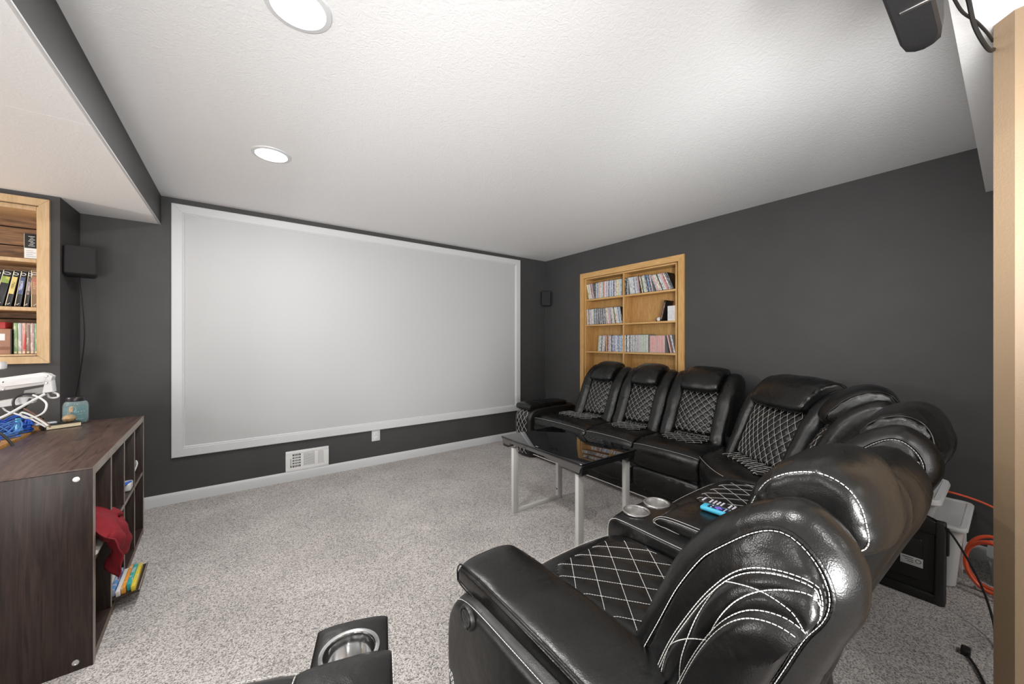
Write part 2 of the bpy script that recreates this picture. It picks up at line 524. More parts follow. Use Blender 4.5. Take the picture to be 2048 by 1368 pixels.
def quilt(name, P, Nrm, W, H, cx, cy, puff, parent, mat='leather', res=7, dash=False, r=.0011, cut=None, ox=0.0, oy=0.0, base=.002, edge=None):
    """diamond quilted panel on a patch P(x, y) (metres) with outward normal Nrm(x, y); stitch lines are real thread"""
    nu = max(8, int(W / cx * res)); nv = max(8, int(H / cy * res))
    def inside(x, y):
        return 0 <= x <= W and 0 <= y <= H and (cut is None or cut(x, y))
    def hgt(x, y):
        a = (x + ox) / cx + (y + oy) / cy; b = (x + ox) / cx - (y + oy) / cy
        q = (abs(math.sin(PI * a)) * abs(math.sin(PI * b))) ** .5
        e = min(x, W - x, y, H - y) / .02
        if edge: e = min(e, edge(x, y) / .02)
        e = max(0, min(1, e)) ** .6
        return base + (puff * q) * (.35 + .65 * e) - (1 - e) * (base + .004)
    mb = MB()
    vs = []; keep = {}
    for j in range(nv + 1):
        for i in range(nu + 1):
            x, y = W * i / nu, H * j / nv
            vs.append(P(x, y) + Nrm(x, y) * hgt(x, y))
    fs = []
    for j in range(nv):
        for i in range(nu):
            x, y = W * (i + .5) / nu, H * (j + .5) / nv
            if cut is None or cut(x, y):
                fs.append((j * (nu + 1) + i, j * (nu + 1) + i + 1, (j + 1) * (nu + 1) + i + 1, (j + 1) * (nu + 1) + i))
    mb.add(vs, fs)
    me = mb.mesh(name, angle=180, recalc=False)
    # outward facing check
    if me.polygons and len(me.polygons) > 4:
        pl = me.polygons[len(me.polygons) // 2]
        c = vs[pl.vertices[0]]
        n0 = Nrm(W / 2, H / 2)
        if pl.normal.dot(n0) < 0: me.flip_normals()
    q = obj(name, me, mat, parent, True)
    st = MB()
    def line(fx):
        run = []
        out = []
        for p in fx:
            if inside(*p):
                e = min(p[0], W - p[0], p[1], H - p[1]) / .02
                if edge: e = min(e, edge(*p) / .02)
                e = max(0, min(1, e)) ** .6
                run.append(P(*p) + Nrm(*p) * (base - (1 - e) * (base + .004) + .0036 * e))
            else:
                if len(run) > 1: out.append(run)
                run = []
        if len(run) > 1: out.append(run)
        for rn in out:
            if dash: dashes(st, rn, .0056, .0016, r)
            else: st.tube(rn, r, 4)
    S = 60
    amax = int((W + H * cx / cy + abs(ox) + abs(oy)) / cx) + 3
    for k in range(-amax, amax + 1):
        # a = k : x/cx + y/cy = k ; b = k : x/cx - y/cy = k
        ln1 = []; ln2 = []
        for q_ in range(S * 2 + 1):
            y = H * q_ / (S * 2)
            ln1.append(((k - (y + oy) / cy) * cx - ox, y)); ln2.append(((k + (y + oy) / cy) * cx - ox, y))
        line(ln1); line(ln2)
    if st.v:
        o = st.build('stitching', 'stitch', parent, True, smooth=False, recalc=False)
        o['kind'] = 'stuff'
    return q

ORD = ['first', 'second', 'third', 'fourth', 'fifth', 'sixth', 'seventh', 'eighth', 'ninth', 'tenth', 'eleventh', 'twelfth', 'thirteenth', 'fourteenth', 'fifteenth', 'sixteenth', 'seventeenth', 'eighteenth', 'nineteenth']
TENS = {20: 'twent', 30: 'thirt', 40: 'fort', 50: 'fift'}
def ordinal(i):
    if i < 19: return ORD[i]
    n = i + 1
    t = n // 10 * 10
    return TENS[t] + 'ieth' if n == t else TENS[t] + 'y-' + ORD[n - t - 1]
# ---------------------------------------------------------------- the room
YJ, XJ = 3.556, -.91        # the wall return at the left
YS = .10                    # front edge of the near soffit
BK = -3.2                   # the room goes on behind the camera to here
LX = -4.2
def struct(name, mb, mat, parent=None, **kw):
    o = mb.build(name, mat, parent, **kw)
    if parent is None: o['kind'] = 'structure'
    return o

struct('floor', MB().box(LX, XR + .2, BK, YF + .2, -.06, 0), 'carpet', smooth=False)
# ceiling with the main field, holes for the downlights are covered by their trims
struct('ceiling', MB().box(XL, XR + .2, BK, YF + .2, ZC, ZC + .08), 'ceiling', smooth=False)
mb = MB(); mb.box(LX, XL - .004, BK, 2.30, ZL, ZL + .06); mb.box(LX, XL - .004, 2.303, YF + .2, ZL, ZL + .06)
struct('trim_1', mb, 'ceiling_smooth', smooth=False)                       # low soffit on the left, two boards with a joint
struct('trim_2', MB().box(XL - .004, XL, BK, YF, ZL - .001, ZC), 'wall', smooth=False)   # its dark side face
struct('trim_3', MB().rbox(XL - .012, XL + .001, BK, YF, ZL - .004, ZL + .004, .002), 'white_trim')
struct('trim_4', MB().box(XL, XR, -.62, YS, ZR, ZC - .001), 'ceiling_smooth', smooth=False)        # near soffit across the ceiling
# screen wall, with the opening for nothing: plain
struct('wall_far', MB().box(XJ - .2, XR + .2, YF, YF + .12, 0, ZC), 'wall', smooth=False)
# bay wall with the recess of the left bookcase
BX0, BX1, BZ0, BZ1 = -2.15, -.9907, 1.181, 2.099
mb = MB()
mb.box(LX, BX0, YJ, YF, 0, ZL); mb.box(BX1, XJ, YJ, YF, 0, ZL)
mb.box(BX0, BX1, YJ, YF, 0, BZ0); mb.box(BX0, BX1, YJ, YF, BZ1, ZL)
struct('wall_bay', mb, 'wall', smooth=False)
# right wall with the recess of the bookcase
RY0, RY1, RZ0, RZ1 = 1.951, 3.181, .12, 2.055
mb = MB()
mb.box(XR, XR + .16, BK, RY0, 0, ZC); mb.box(XR, XR + .16, RY1, YF + .12, 0, ZC)
mb.box(XR, XR + .16, RY0, RY1, 0, RZ0); mb.box(XR, XR + .16, RY0, RY1, RZ1, ZC)
struct('wall_right', mb, 'wall', smooth=False)
# far away walls of the basement behind and left of the camera
M['basement'] = flat('pale_basement_paint', (.62, .60, .57), .7)
struct('wall_back', MB().box(LX, XR + .2, BK - .1, BK, 0, ZC), M['basement'], smooth=False)
struct('wall_left', MB().box(LX - .1, LX, BK, YF, 0, ZC), M['basement'], smooth=False)
# tan wall end with a chamfered corner on the right
struct('wall_near', MB().prism([(1.662, .035), (1.625, 0), (1.625, -1.2), (1.80, -1.2), (1.80, .035)], 0, ZR + .003), 'tan', smooth=False)
# baseboards
def baseboard(name, x0, x1, y):
    prof = [(0, 0), (.014, 0), (.014, .062), (.010, .075), (.004, .085), (0, .085)]
    vs0 = [(x0, y - a, b) for a, b in prof]; vs1 = [(x1, y - a, b) for a, b in prof]
    mb = MB(); mb.rings([vs0, vs1])
    return struct(name, mb, 'white_trim', smooth=True, angle=20)
baseboard('baseboard_far', XJ, XR, YF)
prof = [(0, 0), (.014, 0), (.014, .062), (.010, .075), (.004, .085), (0, .085)]
mb = MB(); mb.rings([[(XR - a, BK, b) for a, b in prof], [(XR - a, YF, b) for a, b in prof]])
struct('baseboard_right', mb, 'white_trim', smooth=True, angle=20)

# ---- downlights
for i, (x, y) in enumerate(DOWNLIGHTS):
    if i > 1: pass
    d = empty('downlight', (x, y, ZC), ['round recessed ceiling light nearest the screen wall', 'round recessed ceiling light at the top edge of the picture',
              'recessed ceiling light above the camera', 'added ceiling fill light behind the soffit', 'added ceiling fill light near the back wall',
              'added ceiling fill light right behind the soffit', 'added ceiling fill light in the far back corner'][i], 'ceiling light', 'recessed lights along the ceiling')
    mb = MB(); mb.lathe([(.082, -.0005), (.084, -.008), (.101, -.0055), (.104, 0)], n=40)
    mb.build('trim_ring', 'white_trim', d)
    mb = MB(); mb.lathe([(.0005, -.0052), (.05, -.0048), (.083, -.001)], n=40)
    mb.build('lens', 'lamp_glow', d)

# ---- projection screen: painted panel in a moulded frame
SX0, SX1, SZ0, SZ1 = -.431, 3.006, .359, 2.3535
scr = empty('projection_screen', ((SX0 + SX1) / 2, YF, SZ0), 'large white painted projection screen in a wide white moulded frame', 'screen')
box_obj('screen_surface', 'screen', scr, SX0 + .06, SX1 - .06, YF - .008, YF - .0005, SZ0 + .06, SZ1 - .06, world=True)
FW = .082
def frame_rail(parent, name, corners, mat, prof, world=True):
    """mitred rail: corners = (outer a, outer b, inner b, inner a) in the wall plane as (u, z), prof = list of (t, proud) t 0 outer..1 inner"""
    def ring(o, i):
        r = []
        for t, h in prof: r.append(Vector((o[0] + (i[0] - o[0]) * t, YF - h, o[1] + (i[1] - o[1]) * t)))
        return r
    mb = MB(); mb.rings([ring(corners[0], corners[3]), ring(corners[1], corners[2])])
    return mb.build(name, mat, parent, world, angle=25)
pf = [(0, 0), (0, .020), (.06, .024), (.78, .022), (.84, .016), (.90, .018), (1, .008), (1, 0)]
o = [(SX0, SZ0), (SX1, SZ0), (SX1, SZ1), (SX0, SZ1)]
i_ = [(SX0 + FW, SZ0 + FW), (SX1 - FW, SZ0 + FW), (SX1 - FW, SZ1 - FW), (SX0 + FW, SZ1 - FW)]
g = .0009
for k in range(4):
    a, b, c, d = o[k], o[(k + 1) % 4], i_[(k + 1) % 4], i_[k]
    if k % 2 == 0:
        sg = 1 if k == 0 else -1
        a = (a[0] + g * sg, a[1]); b = (b[0] - g * sg, b[1]); c = (c[0] - g * sg, c[1]); d = (d[0] + g * sg, d[1])
    frame_rail(scr, 'frame_rail', (a, b, c, d), 'white_trim', pf)

# ---- floor register and outlet on the screen wall
reg = empty('wall_register', (.511, YF, .085), 'white metal air register with slots and louvres above the baseboard', 'air vent')
X0, X1, Z0, Z1 = .334, .688, .086, .270
W_ = X1 - X0; H_ = Z1 - Z0
yy0, yy1 = YF - .009, YF - .0005
box_obj('duct_backing', 'dark_hole', reg, X0 + .03, X1 - .03, YF - .0016, YF - .0003, Z0 + .02, Z1 - .02, world=True)
fr = MB()
hx = [X0, X0 + .055, X0 + .118, X0 + .142, X0 + .235, X0 + .262, X0 + .312, X1]    # frame | grid | frame | louvres | frame | slots | frame
hz0, hz1 = Z0 + .032, Z1 - .030
for a, b in ((0, 1), (2, 3), (4, 5), (6, 7)): fr.box(hx[a], hx[b], yy0, yy1, hz0, hz1)
fr.rbox(X0, X1, yy0, yy1, Z0, hz0, .002, 2); fr.rbox(X0, X1, yy0, yy1, hz1, Z1, .002, 2)
fr.build('face_plate', 'white_metal', reg, True)
for k in range(4):
    x = hx[1] + (hx[2] - hx[1]) * (k + 1) / 5
    box_obj('bar', 'white_metal', reg, x - .0028, x + .0028, yy0, yy1, hz0, hz1, world=True)
for k in range(4):
    z = hz0 + (hz1 - hz0) * (k + 1) / 5
    box_obj('bar', 'white_metal', reg, hx[1], hx[2], yy0 + .001, yy1, z - .004, z + .004, world=True)
for k in range(11):
    z = hz0 + (hz1 - hz0) * (k + .5) / 11
    mt = Matrix.Translation((0, YF - .006, z)) @ Matrix.Rotation(R(35), 4, 'X')
    box_obj('louvre', 'white_metal', reg, hx[3], hx[4], -.0055, .0045, -.0009, .0009, mtx=mt, world=True)
for k in range(6):
    x = hx[5] + (hx[6] - hx[5]) * (k + .5) / 6
    mt = Matrix.Translation((x, YF - .006, 0)) @ Matrix.Rotation(R(25), 4, 'Z')
    box_obj('louvre', 'white_metal', reg, -.0026, .0026, -.0045, .0045, hz0, hz1, mtx=mt, world=True)
for x in (X0 + .022, X1 - .022):
    mb = MB(); mb.lathe([(.0005, .0015), (.004, .001), (.0045, 0)], n=10, mtx=Matrix.Translation((x, yy0, (Z0 + Z1) / 2)) @ Matrix.Rotation(R(90), 4, 'X'))
    mb.build('screw', 'steel', reg, True)
mb = MB(); mb.box(X0 + .038, X0 + .041, yy0 - .001, yy0, Z0 + .045, Z0 + .115); mb.build('damper_slot', 'dark_hole', reg, True)
mb = MB(); mb.rbox(X0 + .036, X0 + .046, yy0 - .012, yy0, Z0 + .040, Z0 + .050, .002); mb.build('damper_lever', 'grey_plastic', reg, True)

out = empty('wall_outlet', (1.133, YF, .253), 'white double electrical outlet just under the screen frame', 'outlet')
box_obj('cover_plate', 'white_trim', out, 1.091, 1.175, YF - .006, YF - .0004, .245, .357, .003, world=True)
for zc in (.277, .323):
    mb = MB(); mb.rbox(1.116, 1.150, YF - .009, YF - .005, zc - .015, zc + .015, .006)
    mb.build('socket', 'white_metal', out, True)
    for dx in (-.0075, .0075): box_obj('slot', 'dark_hole', out, 1.133 + dx - .0014, 1.133 + dx + .0014, YF - .0096, YF - .0088, zc - .001, zc + .009, world=True)
    box_obj('slot', 'dark_hole', out, 1.133 - .0025, 1.133 + .0025, YF - .0096, YF - .0088, zc - .011, zc - .006, world=True)
# ---------------------------------------------------------------- upholstery
class Frame:
    """w along the seat row, d from the back edge towards the sitter's knees, z up"""
    def __init__(s, o, U, F, fan=0): s.o = Vector(o); s.U = Vector(U); s.F = Vector(F); s.fan = fan
    def __call__(s, w, d, z): return s.o + s.U * w * (1 - s.fan * d) + s.F * d + Vector((0, 0, z))

BACK = [(.270, .30), (.195, .55), (.105, .78), (.064, .89), (.079, .962), (.134, 1.008), (.200, .990), (.285, .920), (.348, .825), (.396, .72), (.445, .61), (.500, .48), (.47, .38), (.36, .29)]
BSK = [(.37, .42), (.31, .56), (.235, .72), (.185, .85)]
HEAD = [(.066, .915), (.064, .985), (.094, 1.038), (.150, 1.058), (.225, 1.040), (.300, .985), (.348, .915), (.352, .865), (.300, .845), (.17, .865)]
HEADB = [(.066, .915), (.064, .985), (.094, 1.038), (.145, 1.058), (.205, 1.040), (.255, .990), (.282, .925), (.284, .870), (.240, .848), (.15, .865)]
HSK = [(.13, .955), (.26, .930)]
SEAT = [(.36, .46), (.46, .492), (.60, .497), (.74, .494), (.83, .474), (.878, .425), (.885, .36), (.868, .285), (.82, .262), (.60, .27), (.38, .29)]
SSK = [(.45, .38), (.80, .37)]

def endring(x, b, p=2.6):
    """inset at normalised width position x in -1..1 for a puffed roll"""
    return b * (1 - (max(0, 1 - abs(x) ** p)) ** (1 / p))

def puff_loft(name, F, prof, sk, w0, w1, b, mat, parent, n=13, wr=None, gather=0, gf=30, seed=0, npts=56, lift=0, binset=0):
    L = Loop(prof, sk, npts)
    rings = []
    for k in range(n):
        # cosine spacing: dense at the ends
        x = -math.cos(PI * k / (n - 1))
        w = (w0 + w1) / 2 + x * (w1 - w0) / 2
        ins = endring(x, b) + binset
        ga = gather * max(0, (abs(x) - .70) / .30) * (1 if abs(x) < .999 else .4) if gather else 0
        f = (lambda t, ga=ga: ga * (noise.noise(Vector((t * gf, seed * 5.1, 0))) + .6 * noise.noise(Vector((t * gf * 2.3, seed, 3))))) if ga else None
        rings.append([F(w, d, z + lift) for d, z in L.inset(ins, f)])
    o = loft(name, rings, mat, parent, wr)
    return o, L

def seam(F, L, w, a, parent, dash=True, u0=0, u1=1, r=.0011, off=.0015, wo=0, lift=0, name='stitching', mat='stitch'):
    P = L.inset(a - off)
    n = len(P); i0, i1 = int(u0 * n), int(u1 * n)
    pts = [F(w + wo, P[i % n][0], P[i % n][1] + lift) for i in range(i0, i1 + 1)]
    mb = MB()
    if dash: dashes(mb, pts, .0056, .0020, r * .85)
    else: mb.tube(pts, r, 6)
    o = mb.build(name, mat, parent, True, smooth=False, recalc=False)
    if name == 'stitching': o['kind'] = 'stuff'
    return o

def back_front(F, w0, w1, z0=.49, z1=.875, rec=.040):
    """front face of the backrest between two heights as a patch"""
    L = Loop(BACK, BSK, 200)
    fr = [q for q in L.inset(rec) if q[0] > .24]
    fr = sorted([q for q in fr if q[1] > .42], key=lambda q: q[1])
    def at(z):
        for i in range(len(fr) - 1):
            if fr[i][1] <= z <= fr[i + 1][1]:
                t = (z - fr[i][1]) / max(fr[i + 1][1] - fr[i][1], 1e-6)
                return fr[i][0] + (fr[i + 1][0] - fr[i][0]) * t
        return fr[0][0] if z < fr[0][1] else fr[-1][0]
    H = math.hypot(z1 - z0, at(z0) - at(z1))
    W = w1 - w0
    def P(x, y):
        z = z0 + (z1 - z0) * y / H
        bulge = .034 * (1 - (2 * x / W - 1) ** 2) * math.sin(PI * min(1, y / H * .9 + .08))
        return F(w0 + x, at(z) + bulge, z)
    def Nn(x, y):
        e = .004
        a = P(min(x + e, W), y) - P(max(x - e, 0), y); b = P(x, min(y + e, H)) - P(x, max(y - e, 0))
        n = a.cross(b).normalized()
        if n.dot(F.F) < 0: n = -n
        return n
    return P, Nn, W, H

def backrest(F, w0, w1, parent, bol=.13, seed=0, hi=False, label=None, side=0, head=True, cell=.056):
    """one seat back: shell + two rolls + head pillow + quilted middle (sub-parts of the shell)"""
    sh, L = puff_loft('backrest', F, BACK, BSK, w0 + bol * .7, w1 - bol * .7, .02, 'leather', parent, n=9, lift=-.004, binset=.050)
    if label: sh['label'] = label
    for k, (a, b) in enumerate(((w0, w0 + bol), (w1 - bol, w1))):
        if (side == -1 and k == 0) or (side == 1 and k == 1): continue
        o, LL = puff_loft('bolster', F, BACK, BSK, a, b, .062, 'leather', sh, n=15, wr=dict(amp=.005, scale=9, seed=seed + k, fine=.002, fscale=18))
    if head:
        hw0, hw1 = w0 + bol * (.90 if side != -1 else .84), w1 - bol * .90
        o, HL = puff_loft('headrest', F, HEADB if side == -1 else HEAD, HSK if side != -1 else [(.13, .955), (.21, .935)], hw0, hw1, .042, 'leather', sh, n=19, wr=dict(amp=.005, scale=9, seed=seed + 5, fine=.0015, fscale=20), gather=.010, gf=26, seed=seed)
        for w, s_ in ((hw0, 1), (hw1, -1)):
            seam(F, HL, w, endring(.96, .042), o, dash=hi, wo=s_ * (hw1 - hw0) * .02, r=.0011 if hi else .0022, name='stitching' if hi else 'welt', mat='stitch' if hi else 'leather')
    P, Nn, W, H = back_front(F, w0 + bol * .92, w1 - bol * .92)
    quilt('quilted_panel', P, Nn, W, H, cell, cell * 1.05, .0085, sh, res=9, r=.0008)
    return sh

def end_side(F, w, s, parent, seed=0, hi=False, bol=.10):
    """the outer side of a row: fat roll, smooth strip, quilted band and smooth core. s = -1 or +1 (outward)"""
    L = Loop(BACK, BSK, 110)
    steps = [(-.12, .030), (-.105, .010), (-.085, .001), (-.062, -.004), (-.040, -.001), (-.022, .010), (-.010, .026), (-.004, .040)]
    rings = [[F(w + s * a, d, z) for d, z in L.inset(i, (lambda t, i=i: .004 * max(0, i - .005) / .03 * noise.noise(Vector((t * 45, seed, i * 30)))))] for a, i in steps]
    roll = loft('bolster', rings, 'leather', parent, dict(amp=.003, scale=10, seed=seed, fine=.002, fscale=26), caps=False)
    sr = .0008 if hi else .0011
    seam(F, L, w, .040, roll, dash=True, wo=s * -.0005, r=sr, off=.004)
    seam(F, L, w, .034, roll, dash=False, wo=s * -.003, r=.0028, off=.003, name='welt', mat='leather')
    # the side face: nested arches that meet at the rear edge
    n = 110
    CC = Vector((.270, .62))
    seamL = L.inset(.040)
    band = [(.395, .48), (.372, .57), (.335, .68), (.297, .760), (.252, .838), (.207, .893), (.157, .919), (.105, .924), (.076, .903), (.080, .87), (.125, .765), (.175, .655), (.215, .555), (.262, .44), (.31, .39), (.37, .41)]
    corel = [(.350, .48), (.325, .57), (.292, .665), (.260, .742), (.224, .806), (.185, .848), (.140, .864), (.103, .855), (.092, .838), (.130, .760), (.180, .650), (.220, .550), (.262, .46), (.30, .43), (.335, .44)]
    def polar(pts):
        tb = []
        for q in catmull([Vector(p) for p in pts], 220, True):
            v = q - CC; tb.append((math.atan2(v.y, v.x), v.length))
        tb.sort()
        def f(th):
            for k in range(len(tb)):
                if tb[k][0] >= th:
                    a, b = tb[k - 1], tb[k]
                    a0 = a[0] if k else a[0] - 2 * PI
                    return a[1] + (b[1] - a[1]) * (th - a0) / max(b[0] - a0, 1e-9)
            a, b = tb[-1], tb[0]
            return a[1] + (b[1] - a[1]) * (th - a[0]) / max(b[0] + 2 * PI - a[0], 1e-9)
        return f
    fb, fc = polar(band), polar(corel)
    bandL, coreL = [], []
    for q in seamL:
        v = q - CC; th = math.atan2(v.y, v.x); e = v.normalized()
        bandL.append(CC + e * min(fb(th), v.length - .001)); coreL.append(CC + e * min(fc(th), v.length - .004))
    def side_loop(a, arear=0):
        # a runs 0.040 (seam) .. 0.090 (band border) .. 0.152 (core border) .. inwards
        out = []
        for q, b_, c_ in zip(seamL, bandL, coreL):
            if a <= .09: out.append(q.lerp(b_, (a - .04) / .05))
            elif a <= .152: out.append(b_.lerp(c_, (a - .09) / .062))
            else: out.append(c_.lerp(CC, (a - .152) / .20))
        return out
    strip = [(-.004, .040, .036), (.001, .052, .037), (.004, .066, .038), (.008, .080, .039), (.014, .092, .040)]
    loft('side_strip', [[F(w + s * a, d, z) for d, z in side_loop(i, r_)] for a, i, r_ in strip], 'leather', roll, dict(amp=.003, scale=12, seed=seed + 2), caps=False)
    A = side_loop(.090, .039); B = side_loop(.152, .052)
    wa, wb = w + s * .013, w + s * .034
    # quilted band from the front foot of the side over the top to the rear edge
    i0 = min(range(n), key=lambda k: (A[k] - Vector((.44, .50))).length)
    i1 = min(range(n), key=lambda k: (A[k] - Vector((.11, .88))).length)
    step = -1 if ((i0 - i1) % n) < ((i1 - i0) % n) else 1
    idx = []
    k = i0
    while True:
        idx.append(k)
        if k == i1: break
        k = (k + step) % n
    pa = [F(wa, A[k].x, A[k].y) for k in idx]; pb = [F(wb, B[k].x, B[k].y) for k in idx]
    cum = [0]
    for k in range(len(idx) - 1): cum.append(cum[-1] + (pa[k + 1] - pa[k]).length)
    Wd = cum[-1]; Hh = .062
    def P(x, y):
        x = min(max(x, 0), Wd - 1e-6)
        lo, hi_ = 0, len(cum) - 1
        while hi_ - lo > 1:
            m = (lo + hi_) // 2
            if cum[m] <= x: lo = m
            else: hi_ = m
        t = (x - cum[lo]) / max(cum[lo + 1] - cum[lo], 1e-9)
        return pa[lo].lerp(pa[lo + 1], t).lerp(pb[lo].lerp(pb[lo + 1], t), y / Hh)
    def Nn(x, y):
        a = P(x + .006, y) - P(x - .006, y); b = P(x, Hh) - P(x, 0)
        m = a.cross(b)
        m = m.normalized() if m.length > 1e-9 else F.U * s
        if m.dot(F.U * s) < 0: m = -m
        return m
    quilt('quilted_band', P, Nn, Wd, Hh, .20, .062, .005, roll, res=26, dash=hi, r=sr)
    for LP_, ww in ((side_loop(.088, .038), .0150), (side_loop(.094, .040), .0175), (side_loop(.148, .050), .0350), (side_loop(.160, .056), .0400)):
        pts = [F(w + s * ww, LP_[k].x, LP_[k].y) for k in idx]
        mb = MB(); dashes(mb, pts, .0056, .0020, sr)
        mb.build('stitching', 'stitch', roll, True, smooth=False, recalc=False)['kind'] = 'stuff'
    # smooth core and the surface under the band
    core = [(.013, .090, .039), (.020, .115, .044), (.028, .138, .048), (.034, .152, .052), (.040, .160, .056), (.047, .170, .062), (.052, .185, .072)]
    loft('side_core', [[F(w + s * (a - .001), d, z) for d, z in side_loop(i, r_)] for a, i, r_ in core], 'leather', roll, caps=True)
    # rear edge seam
    E = [q for q in side_loop(.043) if q.x < .27 and .40 < q.y < .93 and (q.y < .80 or q.x < .12)]
    E.sort(key=lambda q: q.y)
    mb = MB(); dashes(mb, [F(w + s * .004, q.x, q.y) for q in E], .006, .004, .0016)
    mb.build('stitching', 'cord_black', roll, True, smooth=False, recalc=False)['kind'] = 'stuff'
    return roll

def seat(F, w0, w1, parent, seed=0, hi=False, qm=.17, cell=(.075, .085), d0=.43, d1=.74, prof=SEAT, label=None):
    sh, L = puff_loft('seat_cushion', F, prof, SSK, w0 + .003, w1 - .003, .030, 'leather', parent, n=19, wr=dict(amp=.003, scale=6, seed=seed + 11, fine=.001, fscale=14))
    if label: sh['label'] = label
    L2 = Loop(prof, SSK, 200)
    tmx = max(q[1] for q in prof)
    top = sorted([q for q in L2.p if q[1] > tmx - .06 and .37 < q[0] < .89], key=lambda q: q[0])
    def zt(d):
        for i in range(len(top) - 1):
            if top[i][0] <= d <= top[i + 1][0]:
                t = (d - top[i][0]) / max(top[i + 1][0] - top[i][0], 1e-6)
                return top[i][1] + (top[i + 1][1] - top[i][1]) * t
        return top[-1][1] if d > top[-1][0] else top[0][1]
    a = w0 + (w1 - w0) * qm; W = (w1 - w0) * (1 - 2 * qm); H = d1 - d0
    P = lambda x, y: F(a + x, d0 + y, zt(d0 + y) + .003)
    Nn = lambda x, y: Vector((0, 0, 1))
    cut = lambda x, y: y < H - .0 and (x > (y - H + .07) * .9) and (W - x > (y - H + .07) * .9)
    quilt('quilted_panel', P, Nn, W, H, cell[0], cell[1], .006, sh, res=8, dash=hi, r=.0010 if hi else .0008, cut=cut, base=.001, edge=lambda x, y: min(x - (y - H + .07) * .9, W - x - (y - H + .07) * .9) if y > H - .09 else 1)
    # front seam of the cushion
    i_top = max(range(len(L.p)), key=lambda i: L.p[i][0] + L.p[i][1])
    mb = MB()
    pts = []
    for k in range(25):
        x = -.96 + 1.92 * k / 24
        q = L.inset(endring(x, .030) - .003)[i_top]
        pts.append(F((w0 + w1) / 2 + x * (w1 - w0) / 2, q[0], q[1]))
    (dashes(mb, pts, .007, .003, .0012) if hi else mb.tube(pts, .0009, 4))
    mb.build('stitching', 'stitch', sh, True, smooth=False, recalc=False)['kind'] = 'stuff'
    # foot rest panel below the seat
    FP = [(.58, .10), (.70, .085), (.84, .09), (.868, .13), (.874, .19), (.862, .262), (.80, .28), (.60, .28)]
    fp, fl = puff_loft('footrest_panel', F, FP, [(.66, .18), (.80, .18)], w0 + .006, w1 - .006, .02, 'leather', sh, n=11, wr=dict(amp=.003, scale=10, seed=seed + 3))
    return sh

def base_block(F, w0, w1, parent, d1=.845, d0=.14):
    mb = MB()
    poly = [F(w0, d0, 0), F(w1, d0, 0), F(w1, d1, 0), F(w0, d1, 0)]
    mb.prism([(p.x, p.y) for p in poly], .035, .33)
    o = mb.build('base', 'leather', parent, True, smooth=False)
    mb = MB(); mb.tube([F(w0, d1 + .003, .040), F(w1, d1 + .003, .040)], .004, 6)
    mb.build('piping', 'piping', o, True)
    for w in (w0 + .05, w1 - .05):
        for d in (d0 + .05, d1 - .06):
            c = F(w, d, 0)
            mb = MB(); mb.box(c.x - .02, c.x + .02, c.y - .02, c.y + .02, 0, .036); mb.build('foot', 'black_plastic', parent, True, smooth=False)
    return o

